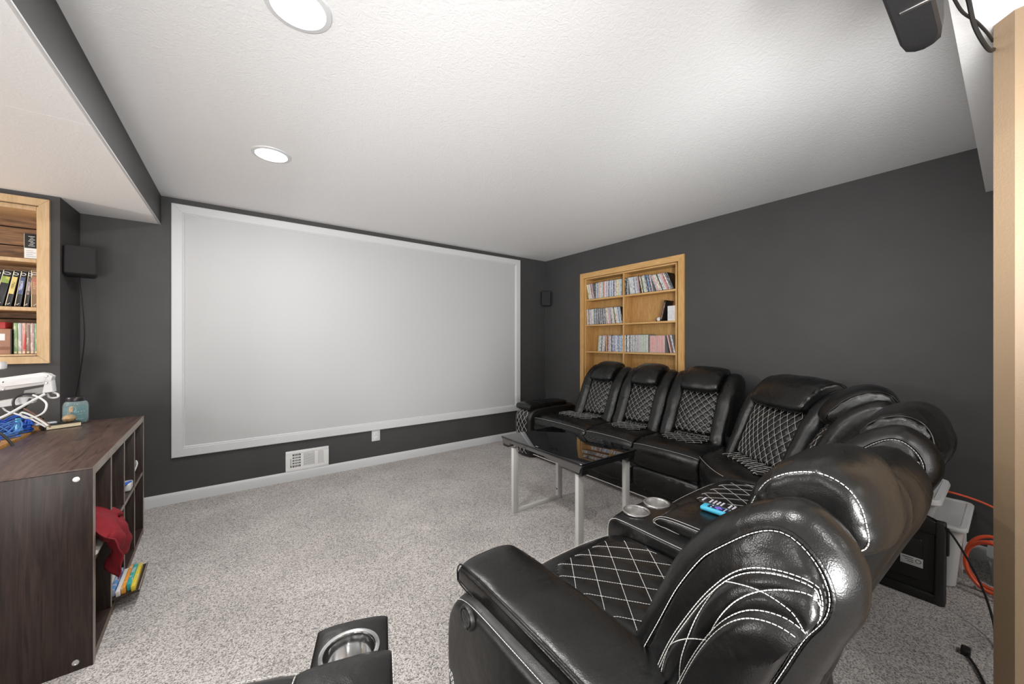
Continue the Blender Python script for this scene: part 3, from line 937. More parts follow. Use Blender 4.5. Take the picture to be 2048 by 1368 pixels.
ARM = [(.16, .05), (.15, .35), (.17, .565), (.30, .600), (.60, .602), (.80, .592), (.878, .545), (.905, .45), (.900, .25), (.885, .06), (.60, .04), (.3, .04)]
ASK = [(.30, .30), (.72, .30)]
def arm(F, w0, w1, outer, parent, hi=False, quilted=True, pad=True, seed=0, label=None, lift=0, power=False, pad_d=(.33, .895)):
    a, L = puff_loft('armrest', F, ARM, ASK, w0, w1, .035, 'leather_side', parent, n=15, wr=dict(amp=.003, scale=5, seed=seed + 21), lift=lift, npts=90)
    if label: a['label'] = label
    wo = w0 if outer < 0 else w1
    if quilted:
        # quilted front roll
        fr = [q for q in Loop(ARM, ASK, 240).p if q[0] > .80 and q[1] > .10]
        fr = sorted(fr, key=lambda q: -math.atan2(q[1] - .30, q[0] - .72))[::-1]
        ang = sorted(fr, key=lambda q: math.atan2(q[1] - .30, q[0] - .72))
        cum = [0]
        for i in range(len(ang) - 1): cum.append(cum[-1] + (ang[i + 1] - ang[i]).length)
        H = cum[-1] - .004; W = (w1 - w0) * .68; s0 = (w1 - w0) * .16
        def P(x, y):
            y = min(max(y, 0), cum[-1])
            i = 0
            while i < len(cum) - 2 and cum[i + 1] < y: i += 1
            q = ang[i].lerp(ang[i + 1], (y - cum[i]) / max(cum[i + 1] - cum[i], 1e-9))
            bl = .010 * (1 - (2 * x / W - 1) ** 2)
            dv = (q - Vector((.72, .30))).normalized()
            return F(w0 + s0 + x, q[0] + dv.x * bl, q[1] + dv.y * bl + lift)
        def Nn(x, y):
            e = .006
            m = (P(min(x + e, W), y) - P(max(x - e, 0), y)).cross(P(x, min(y + e, H)) - P(x, max(y - e, 0))).normalized()
            return -m if m.dot(F.F + Vector((0, 0, .5))) < 0 else m
        quilt('quilted_panel', P, Nn, W, H, .062, .085, .005, a, res=7, r=.0013)
    if pad:
        za = .602 + lift
        PD = [(pad_d[0], za - .012), (pad_d[0] - .012, za + .018), (pad_d[0] + .01, za + .040), ((pad_d[0] + pad_d[1]) / 2, za + .048), (pad_d[1] - .05, za + .042), (pad_d[1] - .004, za + .022), (pad_d[1] + .002, za - .012), (pad_d[1] - .03, za - .034), ((pad_d[0] + pad_d[1]) / 2, za - .034)]
        PK = [(pad_d[0] + .03, za + .006), (pad_d[1] - .04, za + .006)]
        e = -.004 if outer < 0 else .004
        pin = .034 if outer < 0 else .012
        pd, PL = puff_loft('arm_pad', F, PD, PK, w0 + pin, w1 - .002, .026, 'leather', a, n=17, wr=dict(amp=.003, scale=9, seed=seed + 9), npts=70)
        for ww in (w0 + pin, w1 - .004):
            sg = 1 if ww < (w0 + w1) / 2 else -1
            seam(F, PL, ww, .020, pd, dash=False, r=.0022, wo=sg * .0012, name='welt', mat='leather')
        seam(F, PL, w0 + pin, .008, pd, dash=False, r=.0022, wo=.0035, name='welt', mat='leather')
    s_ = -1 if outer < 0 else 1
    seam(F, L, wo, endring(.90, .035), a, dash=True, wo=-s_ * (w1 - w0) * .05, u0=.26, u1=.70, r=.0010, lift=lift, off=.003)
    # seams on the outer side face
    mb = MB()
    for k in range(2):
        pts = [F(wo + s_ * .0012, .87 - k * .012, .36 + lift), F(wo + s_ * .0012, .80 - k * .012, .24), F(wo + s_ * .0012, .66 - k * .012, .05)]
        dashes(mb, catmull(pts, 20), .007, .003, .0012)
    mb.build('stitching', 'stitch', a, True, smooth=False, recalc=False)['kind'] = 'stuff'
    return a

def place_disc(F, w, d, z, s_):
    """matrix whose Z axis points outward along s_*U, Y up"""
    Z = (F.U * s_).normalized(); Y = Vector((0, 0, 1)); X = Y.cross(Z)
    m = Matrix((X, Y, Z)).transposed().to_4x4()
    m.translation = F(w, d, z)
    return m

def cup_holder(parent, c, r=.045, depth=.055, mats=('steel', 'steel')):
    mt = Matrix.Translation(c)
    mb = MB()
    mb.lathe([(r + .009, .000), (r + .008, .0035), (r + .004, .0045), (r, .003), (r - .002, -.004), (r - .003, -depth), (r - .008, -depth - .002), (.0005, -depth - .002)], n=48, mtx=mt)
    return mb.build('cup_holder', mats[0], parent, True, angle=25)

def hole_top(mb, poly, holes, z, zb):
    pass

BSEAT = [(.36, .50), (.46, .538), (.60, .546), (.76, .545), (.87, .528), (.925, .48), (.935, .41), (.915, .32), (.85, .275), (.60, .27), (.38, .29)]
# ---- the sectional
AX = 3.43                       # rear line of the row along the right wall
BY = .06                        # rear line of the near row
FA = Frame((AX, 0, 0), (0, 1, 0), (-1, 0, 0))      # w = world Y
FB = Frame((0, BY, 0), (1, 0, 0), (0, 1, 0))       # w = world X
sofa = empty('sectional_sofa', (2.6, .9, 0), 'black leather L-shaped reclining sectional with white diamond stitching along the right wall', 'sofa')

A_SEATS = [(2.36, 2.88), (1.85, 2.36), (1.30, 1.85)]
for i, (a, b) in enumerate(A_SEATS):
    bk = backrest(FA, a, b, sofa, seed=i, side=1 if i == 0 else 0)
    if i == 0: end_side(FA, b + .0, 1, bk, seed=31)
    seat(FA, a, 3.11 if i == 0 else b, sofa, seed=i, d1=.68, qm=.20)
base_block(FA, 1.32, 3.36, sofa)
arm(FA, 3.12, 3.38, 1, sofa, seed=2, lift=-.055, pad_d=(.33, .90))

# near row: recliner (arm, seat), console, seat
B1 = (.715, 1.20); B2 = (1.55, 2.17)
bk = backrest(FB, B1[0] - .005, B1[1], sofa, seed=11, hi=True, side=-1)
end_side(FB, B1[0] - .045, -1, bk, seed=41, hi=True)
seat(FB, B1[0], B1[1], sofa, seed=11, hi=True, cell=(.088, .105), qm=.12, d0=.47, d1=.83, prof=BSEAT)
bk = backrest(FB, B2[0], B2[1], sofa, seed=12, hi=False, side=-1)
end_side(FB, B2[0] + .03, -1, bk, seed=43, hi=True)
seat(FB, B2[0], B2[1], sofa, seed=12, hi=False, prof=BSEAT, cell=(.085, .10), d0=.47, d1=.83)
base_block(FB, .49, 2.17, sofa, d0=.36)
na = arm(FB, .47, .70, -1, sofa, hi=True, quilted=False, seed=3, pad_d=(.34, .90))
mt = place_disc(FB, .4675, .767, .565, -1)
mb = MB(); mb.lathe([(.0005, .006), (.020, .006), (.0215, .0035), (.024, .0045), (.026, .007), (.029, .006), (.031, .0), (.031, -.004)], n=40, mtx=mt)
pb = mb.build('power_button', 'black_plastic', na, True)
mb = MB()
for cx, cy, rr in ((-.004, .009, .006), (-.003, -.002, .004)):
    mb.tube([mt @ Vector((cx + rr * math.cos(t * PI / 8), cy + rr * math.sin(t * PI / 8), .0065)) for t in range(16)], .0008, 4, closed=True)
mb.tube([mt @ Vector(p) for p in ((.003, -.006, .0065), (.006, -.012, .0065), (.002, -.013, .0065))], .0009, 4)
mb.build('button_icon', 'mat_ink', pb, True)

# console between the two near seats
CW0, CW1 = 1.20, 1.525
con_prof = [(.30, .06), (.28, .30), (.29, .56), (.42, .578), (.70, .580), (.86, .580), (.905, .568), (.925, .52), (.92, .35), (.90, .06), (.6, .05)]
con, CL = puff_loft('center_console', FB, con_prof, [(.42, .30), (.78, .30)], CW0, CW1, .022, 'leather', sofa, n=15, npts=120)
con['label'] = 'console with two steel cup holders and a padded lid between the near seats'
seam(FB, CL, CW0, .014, con, dash=False, r=.0010, wo=.002, u0=.2, u1=.75)
# real wells for the cup holders: boolean cut
def cut_wells(o, cs, r, depth=.075):
    mb = MB()
    for c in cs:
        mb.lathe([(.0005, -depth), (r, -depth), (r, .05), (.0005, .05)], n=40, mtx=Matrix.Translation(c))
    me = mb.mesh('well_cutter', angle=30)
    k = bpy.data.objects.new('well_cutter', me); COL.objects.link(k)
    inv = Matrix.Identity(4)
    md = o.modifiers.new('wells', 'BOOLEAN'); md.object = k; md.operation = 'DIFFERENCE'; md.solver = 'EXACT'
    bpy.context.view_layer.update()
    k.matrix_world = o.matrix_world.copy() @ Matrix.Identity(4)
    bpy.context.view_layer.update()
    dg = bpy.context.evaluated_depsgraph_get()
    nm = bpy.data.meshes.new_from_object(o.evaluated_get(dg))
    o.modifiers.clear(); old = o.data; o.data = nm; nm.name = old.name
    bpy.data.objects.remove(k, do_unlink=True)
cups = [Vector((1.297, .910, .580)), Vector((1.432, .905, .580))]
cut_wells(con, cups, .0435)
for c in cups: cup_holder(con, c)
LP = [(.40, .570), (.39, .600), (.44, .622), (.60, .626), (.70, .622), (.745, .604), (.75, .575), (.60, .565)]
lid, LL = puff_loft('console_lid', FB, LP, [(.46, .595), (.70, .595)], CW0 + .065, CW1 - .004, .016, 'leather', con, n=15, npts=80)
seam(FB, LL, CW0 + .065, .012, lid, dash=False, r=.0009, wo=.0016)
seam(FB, LL, CW0 + .065, .004, lid, dash=False, r=.0009, wo=.005)
# padded back of the console
cb, _ = puff_loft('console_back', FB, [(a, b - .03) for a, b in BACK], [(a, b - .03) for a, b in BSK], CW0 + .01, CW1 - .0, .04, 'leather', sofa, n=13, wr=dict(amp=.004, scale=8, seed=77))

# the corner: two backs fanned round it
FC = Frame((2.96, .70, 0), (.588, .809, 0), (-.809, .588, 0), .55)
backrest(FC, -.385, .385, sofa, seed=21, bol=.125, cell=.062)
FD = Frame((2.545, .27, 0), (.951, .309, 0), (-.309, .951, 0), .6)
backrest(FD, -.27, .27, sofa, seed=22)
# corner seat: cushion swept round the corner
def corner_ring(t):
    p0 = Vector((3.02, 1.298, 0)); p1 = Vector((2.175, .45, 0)); pc = Vector((2.95, .55, 0))
    bk = p0 * (1 - t) ** 2 + pc * 2 * t * (1 - t) + p1 * t * t
    f0 = Vector((2.55, 1.298, 0)); f1 = Vector((2.175, .99, 0)); fc = Vector((2.26, 1.12, 0))
    fr = f0 * (1 - t) ** 2 + fc * 2 * t * (1 - t) + f1 * t * t
    return bk, fr
SL = Loop(SEAT, SSK, 60)
rings = []
for k in range(21):
    x = -math.cos(PI * k / 20); t = (x + 1) / 2
    bk_, fr_ = corner_ring(t)
    ring = []
    for d, z in SL.inset(endring(x, .03)):
        s_ = (d - .36) / (.885 - .36)
        p = bk_.lerp(fr_, s_); ring.append(Vector((p.x, p.y, z + .004 + .045 * t * (1 if z > .4 else .3))))
    rings.append(ring)
cs = loft('seat_cushion', rings, 'leather', sofa, dict(amp=.006, scale=6, seed=19, fine=.002, fscale=14))
cs['label'] = 'wide corner seat cushion'
def cP(x, y):
    t = .18 + .64 * x / .62; s_ = .16 + .50 * y / .34
    b_, f_ = corner_ring(t); p = b_.lerp(f_, s_)
    return Vector((p.x, p.y, .503 + .045 * t))
quilt('quilted_panel', cP, lambda x, y: Vector((0, 0, 1)), .62, .34, .075, .085, .007, cs, res=8, r=.0009)
mb = MB()
pts = []
for k in range(31):
    t = k / 30; b_, f_ = corner_ring(t); p = b_.lerp(f_, .955); pts.append(Vector((p.x, p.y, .472 + .045 * t)))
mb.tube(pts, .0009, 4); mb.build('stitching', 'stitch', cs, True, smooth=False, recalc=False)['kind'] = 'stuff'
mb = MB(); mb.prism([(2.60, 1.32), (2.19, .90), (2.19, .42), (2.42, .50), (2.72, .72), (3.05, 1.12), (3.10, 1.32)], .035, .32)
mb.build('base', 'leather', sofa, True, smooth=False)['label'] = 'corner base'
# rear filler of the corner
mb = MB(); mb.prism([(2.19, .40), (2.44, .52), (2.75, .77), (3.05, 1.15), (3.1, 1.32), (2.98, 1.32), (2.9, .95), (2.4, .68), (2.19, .56)], .30, .55)
mb.build('corner_filler', 'leather', sofa, True, smooth=False)

# ---- second recliner, close to the camera at the bottom
an = R(-17)
FR = Frame((.281, .888, 0), (math.cos(an), math.sin(an), 0), (-math.sin(an), math.cos(an), 0))
# d is measured so that the arm's front face sits at .905
FR.o = FR.o - FR.F * .905 - FR.U * .145
rec = empty('recliner', tuple(FR(-.3, .5, 0)), 'black leather recliner corner with a chrome-ringed cup holder in its arm, nearest the camera', 'recliner')
RARM = [(.10, .05), (.10, .58), (.14, .628), (.35, .632), (.60, .632), (.86, .632), (.896, .625), (.908, .60), (.908, .45), (.905, .25), (.895, .05), (.5, .04)]
ra, RL = puff_loft('armrest', FR, RARM, [(.2, .30), (.82, .30)], 0, .150, .012, 'leather', rec, n=15, npts=160)
cup_c = FR(.073, .800, .632)
cut_wells(ra, [cup_c], .0485, .08)
cup_holder(ra, cup_c, .05, .060, ('chrome', 'chrome'))
for ww, sg in ((0.0, 1), (.150, -1)):
    seam(FR, RL, ww, .011, ra, dash=True, r=.0011, wo=sg * .0016)
PD = [(.12, .630), (.12, .664), (.22, .688), (.45, .692), (.62, .690), (.722, .678), (.748, .654), (.738, .628), (.45, .622)]
pd, PL = puff_loft('arm_pad', FR, PD, [(.20, .654), (.64, .654)], -.012, .156, .016, 'leather', ra, n=15, npts=80, wr=dict(amp=.003, scale=9, seed=5))
for ww, sg in ((-.012, 1), (.156, -1)):
    seam(FR, PL, ww, .012, pd, dash=True, r=.0011, wo=sg * .0016)
RSEAT = [(a, b + .055 if b > .4 else b) for a, b in SEAT]
seat(FR, -.56, -.012, rec, seed=61, hi=True, prof=[(a + (.02 if a > .8 else 0), b + (.02 if b > .4 else 0)) for a, b in BSEAT], cell=(.085, .10), qm=.08, d1=.88)
arm(FR, -.79, -.57, -1, rec, quilted=False, seed=63)
backrest(FR, -.56, -.012, rec, seed=64)
base_block(FR, -.77, .13, rec)
# ---------------------------------------------------------------- coffee table
TX0, TX1, TY0, TY1, TZ = 1.60, 2.128, 1.49, 2.315, .555
tab = empty('coffee_table', ((TX0 + TX1) / 2, (TY0 + TY1) / 2, 0), 'low table with a glossy black glass top on pale grey U-shaped legs', 'table')
mb = MB(); mb.rbox(TX0, TX1, TY0, TY1, TZ - .016, TZ, .005, 3); mb.build('glass_top', 'glass_black', tab, True)
# moulded grey bezel below the glass, higher relief on the long side
mb = MB()
mb.prism([(TY0 + .004, TZ - .016), (TY1 - .004, TZ - .016), (TY1 - .02, TZ - .034), (TY1 - .028, TZ - .052), (TY1 - .10, TZ - .055), (TY1 - .105, TZ - .036),
          (TY0 + .34, TZ - .036), (TY0 + .30, TZ - .044), (TY0 + .20, TZ - .046), (TY0 + .19, TZ - .058), (TY0 + .026, TZ - .060), (TY0 + .018, TZ - .034)][::-1], 0, .022,
         mtx=Matrix(((0, 0, 1, TX0 + .004), (1, 0, 0, 0), (0, 1, 0, 0), (0, 0, 0, 1))))
mb.build('side_rail', 'table_grey', tab, True, smooth=False)
mb = MB(); mb.box(TX1 - .026, TX1 - .006, TY0 + .02, TY1 - .02, TZ - .05, TZ - .016); mb.build('side_rail', 'table_grey', tab, True, smooth=False)
for y in (TY0 + .006, TY1 - .026):
    mb = MB(); mb.rbox(TX0 + .010, TX1 - .010, y, y + .02, TZ - .046, TZ - .015, .003); mb.build('end_rail', 'black_plastic', tab, True)
mb = MB(); mb.box(TX0 + .03, TX1 - .03, TY0 + .03, TY1 - .03, TZ - .030, TZ - .0162); mb.build('under_panel', 'black_plastic', tab, True, smooth=False)
for (x, y) in ((TX0 + .01, TY0 + .01), (TX0 + .01, TY1 - .07), (TX1 - .07, TY0 + .01), (TX1 - .07, TY1 - .07)):
    mb = MB(); mb.rbox(x, x + .06, y, y + .06, TZ - .075, TZ - .03, .006); mb.build('corner_bracket', 'black_plastic', tab, True)
for y in (1.555, 2.205):
    lg = MB(); lw, ld = .028, .046
    lg.rbox(1.625, 1.625 + ld, y - lw / 2, y + lw / 2, .0, TZ - .074, .002, 2)
    o = lg.build('leg', 'leg_grey', tab, True)
    lg = MB(); lg.rbox(2.075, 2.075 + ld, y - lw / 2, y + lw / 2, .0, TZ - .074, .002, 2)
    lg.build('leg', 'leg_grey', tab, True)
    lg = MB(); lg.rbox(1.6655, 2.0745, y - lw / 2 + .001, y + lw / 2 - .001, .0, .024, .002, 2)
    lg.build('foot_rail', 'leg_grey', tab, True)
    mb = MB(); mb.lathe([(.0005, .003), (.006, .002), (.007, 0)], n=12, mtx=Matrix.Translation((2.0745, y, .075)) @ Matrix.Rotation(R(-90), 4, 'Y'))
    mb.build('bolt', 'black_plastic', tab, True)
mz = Matrix(((0, 0, -1, TX0 + .0036), (-1, 0, 0, TY0 + .54), (0, 1, 0, TZ - .0265), (0, 0, 0, 1)))
text('lettering', 'ONKEL', .013, mz, 'mat_ink', tab, .0003)
text('lettering', 'onk', .018, Matrix.Translation((TX0 + .030, TY0 + .44, TZ + .0004)) @ Matrix.Rotation(R(-90), 4, 'Z'), 'ink_white', tab, .0001)

# ---------------------------------------------------------------- remotes on the console lid
def remote(name, c, yaw, L, W, T, body, label, blue):
    r = empty(name, c, label, 'remote', None, yaw)
    mb = MB(); mb.rbox(-W / 2, W / 2, -L / 2, L / 2, 0, T, T * .45, 3); mb.build('body', body, r)
    if blue:
        mb = MB(); mb.rbox(-W / 2 + .008, W / 2 - .008, -L / 2 + .012, L / 2 - .022, T * .6, T + .0012, .004, 3); mb.build('face', 'navy', r)
        mb = MB()
        for a, b in ((0, 0), (.008, 0), (-.008, 0), (0, .008), (0, -.008)): mb.rbox(a - .005, a + .005, b + .015 - .005, b + .015 + .005, T, T + .003, .002)
        mb.build('direction_pad', 'screen_purple', r)
        for k, (a, b) in enumerate(((-.010, .038), (.010, .038), (-.011, -.008), (0, -.008), (.011, -.008), (-.011, -.022), (.0, -.022), (.011, -.022))):
            mb = MB(); mb.rbox(a - .003, a + .003, b - .0025, b + .0025, T, T + .0028, .0012); mb.build('button', 'button', r)
    else:
        for j in range(11):
            for i in range(3):
                if j in (1, 6): continue
                x = (i - 1) * .013; y = L / 2 - .014 - j * .0135
                mb = MB(); mb.rbox(x - .0046, x + .0046, y - .0038, y + .0038, T - .001, T + .002, .0014, 2)
                mb.build('button', 'button', r)
    return r
LZ = .6275
remote('remote_control', (1.440, .640, LZ), R(4), .150, .046, .018, 'light_blue', 'sky blue rubber-cased remote control with a purple cross pad on the console lid', True)
remote('remote_control', (1.496, .665, LZ), R(4), .165, .046, .014, 'black_plastic', 'black remote control with rows of pale buttons on the console lid', False)

# ---------------------------------------------------------------- right bookcase, set into the wall
bc = empty('built_in_bookcase', (XR, 2.566, .12), 'honey oak bookcase built into the dark right wall, full of disc cases', 'bookcase')
D_ = .142                                   # depth behind the wall face
CZ1 = 2.118
YC0, YC1 = 1.890, 3.244
DV = 2.602
def bx(name, mat, x0, x1, y0, y1, z0, z1, r=.0015):
    return box_obj(name, mat, bc, x0, x1, y0, y1, z0, z1, r, True)
bx('back_panel', 'oak_dark', XR + D_, XR + D_ + .006, RY0 + .002, RY1 - .002, RZ0 + .002, RZ1 - .002, 0)
IY0 = 1.987
bx('side_panel', 'gold_oak', XR - .004, XR + D_ - .0005, IY0 - .016, IY0, RZ0 + .002, RZ1 - .002)
bx('side_panel', 'gold_oak', XR - .002, XR + D_ - .0005, RY1 - .018, RY1 - .001, RZ0 + .002, RZ1 - .002)
bx('top_panel', 'gold_oak_h', XR - .002, XR + D_ - .0005, IY0 + .001, RY1 - .019, 2.038, RZ1 - .001)
bx('divider', 'gold_oak', XR - .003, XR + D_ - .0005, DV - .009, DV + .009, RZ0 + .002, 2.037)
SHZ = [1.793, 1.480, 1.155, .83, .50]
for z in SHZ:
    bx('shelf', 'gold_oak_h', XR - .002, XR + D_ - .0005, IY0 + .001, DV - .0095, z - .019, z)
    zz = z + (.006 if z > 1.3 else 0)
    bx('shelf', 'gold_oak_h', XR - .002, XR + D_ - .0005, DV + .0095, RY1 - .019, z - .019, z)
def casing(parent, name, corners, xw, mat, th=.018):
    """mitred flat casing on the right wall: corners (y, z) outer a, outer b, inner b, inner a"""
    mb = MB()
    a = [Vector((xw, y, z)) for y, z in corners]; b = [Vector((xw - th, y, z)) for y, z in corners]
    mb.rings([a, b]); return mb.build(name, mat, parent, True, smooth=False)
cw = .061; g = .0006
casing(bc, 'casing', [(YC0, .12), (YC0, CZ1 - g), (YC0 + cw, CZ1 - cw - g), (YC0 + cw, .12)], XR - .0002, 'gold_oak')
casing(bc, 'casing', [(YC1, .12), (YC1, CZ1 - g), (YC1 - cw, CZ1 - cw - g), (YC1 - cw, .12)], XR - .0002, 'gold_oak')
casing(bc, 'casing', [(YC0 + g, CZ1), (YC1 - g, CZ1), (YC1 - cw - g, CZ1 - cw), (YC0 + cw + g, CZ1 - cw)], XR - .0002, 'gold_oak_h')

# disc cases: one mesh per width, spine towards the room
def hsv(h, s, v):
    import colorsys
    return colorsys.hsv_to_rgb(h, s, v)
PAL = {
 'white': ((.66, .65, .62), (.25, .25, .27)), 'cream': ((.70, .60, .42), (.45, .22, .12)), 'pale grey': ((.46, .47, .49), (.70, .70, .70)),
 'slate blue': ((.16, .20, .30), (.60, .62, .66)), 'black': ((.016, .016, .018), (.40, .40, .42)), 'dark grey': ((.07, .07, .08), (.42, .42, .42)),
 'mauve': ((.38, .27, .35), (.68, .64, .66)), 'red': ((.30, .05, .05), (.55, .45, .40)), 'pale green': ((.34, .44, .36), (.65, .66, .60)),
 'pink': ((.66, .30, .28), (.74, .46, .43)), 'sage': ((.40, .43, .38), (.62, .62, .58)), 'orange': ((.55, .28, .12), (.70, .62, .50)), 'blue': ((.10, .20, .42), (.55, .60, .68)),
 'brown': ((.12, .045, .03), (.35, .2, .12)), 'silver': ((.40, .40, .42), (.12, .12, .13))}
PM = {}
PAL = {k: (tuple(min(.8, c * 1.25 + .035) for c in a), tuple(min(.8, c * 1.1 + .03) for c in b)) for k, (a, b) in PAL.items()}
for k, (a, b) in PAL.items(): PM[k] = [spine_mat('spine_' + k.replace(' ', '_') + str(j), a, b, sc) for j, sc in enumerate((110, 170))]
CASE = {}
def case_mesh(w, h, dp=.135):
    key = (round(w, 4), round(h, 3))
    if key not in CASE:
        mb = MB(); mb.rbox(.0, dp, -w / 2, w / 2, 0, h, .0012, 1)
        # raised spine insert
        mb.cur = 1; mb.box(-.0004, .002, -w / 2 + .0016, w / 2 - .0016, .004, h - .004)
        CASE[key] = mb.mesh('disc_case', smooth=False)
    return CASE[key]
used = {}
def row(y0, y1, zs, seq, group, shelf, w=.0145, h=.190, tilts=None, x=XR + .004, cat='disc case', hv=.0, gapend=0):
    """cases from the left end (high Y) to the right end; seq = colour names cycled"""
    n = int(abs(y1 - y0) / (w + .0004))
    y = y0
    i = 0; pt_ = 0
    while True:
        t = tilts(i / max(n, 1)) if tilts else 0
        c = seq[i % len(seq)] if i < len(seq) or len(seq) > 6 else random.choice(seq)
        step = w / max(math.cos(t), .5) + .0004
        if i == 0 and t < 0: y += h * math.sin(t)
        if i and pt_ > t: y -= h * (math.sin(pt_) - math.sin(t))
        pt_ = t
        if y - step < y1: break
        hh = h + (random.choice((0, 0, 0, -.004, .002)) if hv else 0)
        me = case_mesh(w, hh)
        o = bpy.data.objects.new('disc_case', me)
        if not me.materials: me.materials.append(M['black_plastic']); me.materials.append(M['black_plastic'])
        COL.objects.link(o)
        mats = PM[c][i % 2]
        for si in (0, 1):
            o.material_slots[si].link = 'OBJECT'
        o.material_slots[0].material = M['case_clear'] if c not in ('black', 'dark grey', 'slate blue', 'brown') else M['black_plastic']
        o.material_slots[1].material = mats
        yc = y - step / 2
        # tilt about the shelf contact
        if t >= 0: piv = Matrix.Translation((0, -w / 2, 0))
        else: piv = Matrix.Translation((0, w / 2, 0))
        low = w / 2 * abs(math.sin(t))
        o.matrix_world = Matrix.Translation((x + random.uniform(0, .003), yc, zs + .0004)) @ Matrix.Translation((0, (-w / 2 if t >= 0 else w / 2), 0)) @ Matrix.Rotation(t, 4, 'X') @ Matrix.Translation((0, (w / 2 if t >= 0 else -w / 2), 0))
        tag(o, '%s disc case, %s from the left on the %s' % (c, ordinal(i), shelf), cat, group)
        y -= step; i += 1
        if i > 60: break
    return y
M['case_clear'] = flat('case_shell', (.30, .30, .31), .3)
def rs(cols, n, seed):
    rr = random.Random(seed); return [rr.choice(cols) for _ in range(n)]
XL_ = RY1 - .019
G = 'disc cases in the oak bookcase'
# top shelf, left compartment (leaning left at the start, then upright)
s1 = ['cream', 'cream', 'pale grey', 'cream', 'red', 'mauve', 'black', 'dark grey', 'pale grey', 'slate blue', 'pale grey', 'orange', 'white', 'white', 'pale green', 'red', 'pink', 'white', 'mauve', 'pale grey', 'slate blue', 'silver', 'pale grey', 'blue', 'pale grey', 'black', 'white', 'mauve', 'cream', 'cream', 'pale green', 'pale grey', 'silver', 'mauve', 'cream', 'pink', 'mauve']
row(XL_ - .002, DV + .014, SHZ[0], s1, G, 'top left shelf', tilts=lambda f: (-.20 if f < .14 else .0), hv=1)
s2 = ['black', 'black', 'silver', 'pale green', 'white', 'pale grey', 'white', 'slate blue', 'pale grey', 'silver', 'mauve', 'brown', 'cream', 'dark grey', 'pale green', 'cream', 'slate blue', 'black', 'blue', 'black', 'mauve', 'silver', 'pink', 'white', 'cream', 'black', 'white', 'pale grey', 'pink', 'red', 'white', 'dark grey', 'dark grey', 'black', 'brown', 'black']
row(DV - .014, IY0 + .004, SHZ[0], s2, G, 'top right shelf', tilts=lambda f: (0 if f < .06 else -.13 if f < .28 else -.20 if f < .52 else -.40), hv=1, h=.188)
s3 = ['mauve', 'cream', 'brown', 'white', 'mauve', 'pale grey', 'white', 'pale green'] + ['dark grey', 'silver'] * 6 + ['cream', 'white', 'pink', 'mauve', 'silver', 'pale grey', 'cream', 'dark grey', 'cream', 'white', 'pale grey', 'slate blue', 'pale grey', 'dark grey', 'slate blue']
row(XL_ - .004, DV + .013, SHZ[1], s3, G, 'second left shelf', tilts=lambda f: -.04 - .06 * int(f * 3), hv=1)
s5 = ['pale green', 'pale green', 'white', 'dark grey', 'pale grey', 'cream', 'mauve', 'orange', 'brown', 'red', 'mauve', 'white', 'dark grey', 'slate blue', 'mauve', 'blue', 'pale grey', 'white', 'blue', 'slate blue', 'pale grey', 'blue', 'white', 'silver', 'slate blue']
row(XL_ - .185, DV + .012, SHZ[2], s5, G, 'third left shelf', tilts=lambda f: (.09 if f < .27 else 0), hv=1)
s6 = ['white', 'black', 'white', 'white', 'dark grey', 'white', 'silver', 'sage', 'mauve', 'silver', 'pale green', 'mauve'] + ['sage', 'pale green'] * 4 + ['white']
ye = row(DV - .012, IY0 + .30, SHZ[2], s6, G, 'third right shelf', hv=0)
row(ye - .003, IY0 + .105, SHZ[2], ['brown'] + ['pink'] * 30, 'pink disc cases in the oak bookcase', 'right run of the third shelf', h=.180, w=.0120)
# leaning ones at the right end
for k, (c, yy, nm) in enumerate((('pink', IY0 + .050, 'pink disc case leaning right beside the upright pink row'), ('brown', IY0 + .030, 'brown disc case leaning between two pale ones at the right end'), ('white', IY0 + .012, 'white disc case leaning at the right end of the third shelf'))):
    w_ = .0145
    me = case_mesh(w_, .186)
    o = bpy.data.objects.new('disc_case', me); COL.objects.link(o)
    for si in (0, 1): o.material_slots[si].link = 'OBJECT'
    o.material_slots[0].material = M['case_clear']; o.material_slots[1].material = PM[c][0]
    o.matrix_world = Matrix.Translation((XR + .004, yy, SHZ[2] + .0004)) @ Matrix.Translation((0, w_ / 2, 0)) @ Matrix.Rotation(-.22, 4, 'X') @ Matrix.Translation((0, -w_ / 2, 0))
    tag(o, nm, 'disc case', G)
# flat leaflet on top of the green cases
o = box_obj('leaflet', flat('olive_card', (.16, .20, .05), .6), None, XR + .006, XR + .12, DV - .30, DV - .19, SHZ[2] + .1915, SHZ[2] + .1945, .001)
tag(o, 'olive green folder lying flat on top of the disc cases', 'folder')
# second shelf, right compartment: dark book leaning on white volumes, small clock
yb = IY0 + .002
for k in range(5):
    w_ = .0175
    mb = MB(); mb.rbox(0, .125, -w_ / 2, w_ / 2, 0, .150, .002, 2)
    o = mb.build('book', 'label_white')
    o.matrix_world = Matrix.Translation((XR + .012, yb + w_ / 2 + k * (w_ + .0006), SHZ[1] + .0004))
    mb = MB(); mb.box(-.0006, .0004, -w_ / 2 + .003, w_ / 2 - .003, .02, .10); mb.build('spine_print', PM['pale grey'][0], o)
    tag(o, 'white paperback, %s from the right on the second right shelf' % ordinal(k), 'book', 'white paperbacks')
mb = MB(); mb.rbox(0, .135, -.012, .012, 0, .215, .002, 2)
o = mb.build('book', 'black_plastic')
o.matrix_world = Matrix.Translation((XR + .006, yb + .150, SHZ[1] + .0004)) @ Matrix.Rotation(.24, 4, 'X') @ Matrix.Translation((0, .012, 0)) 
mb = MB(); mb.box(-.0006, .0004, -.007, .007, .02, .19); mb.build('spine_print', PM['brown'][0], o)
tag(o, 'tall dark book leaning against the white paperbacks', 'book')
ck = empty('watch', (XR + .04, yb + .205, SHZ[1] + .001), 'small round silver watch lying beside the leaning dark book', 'watch')
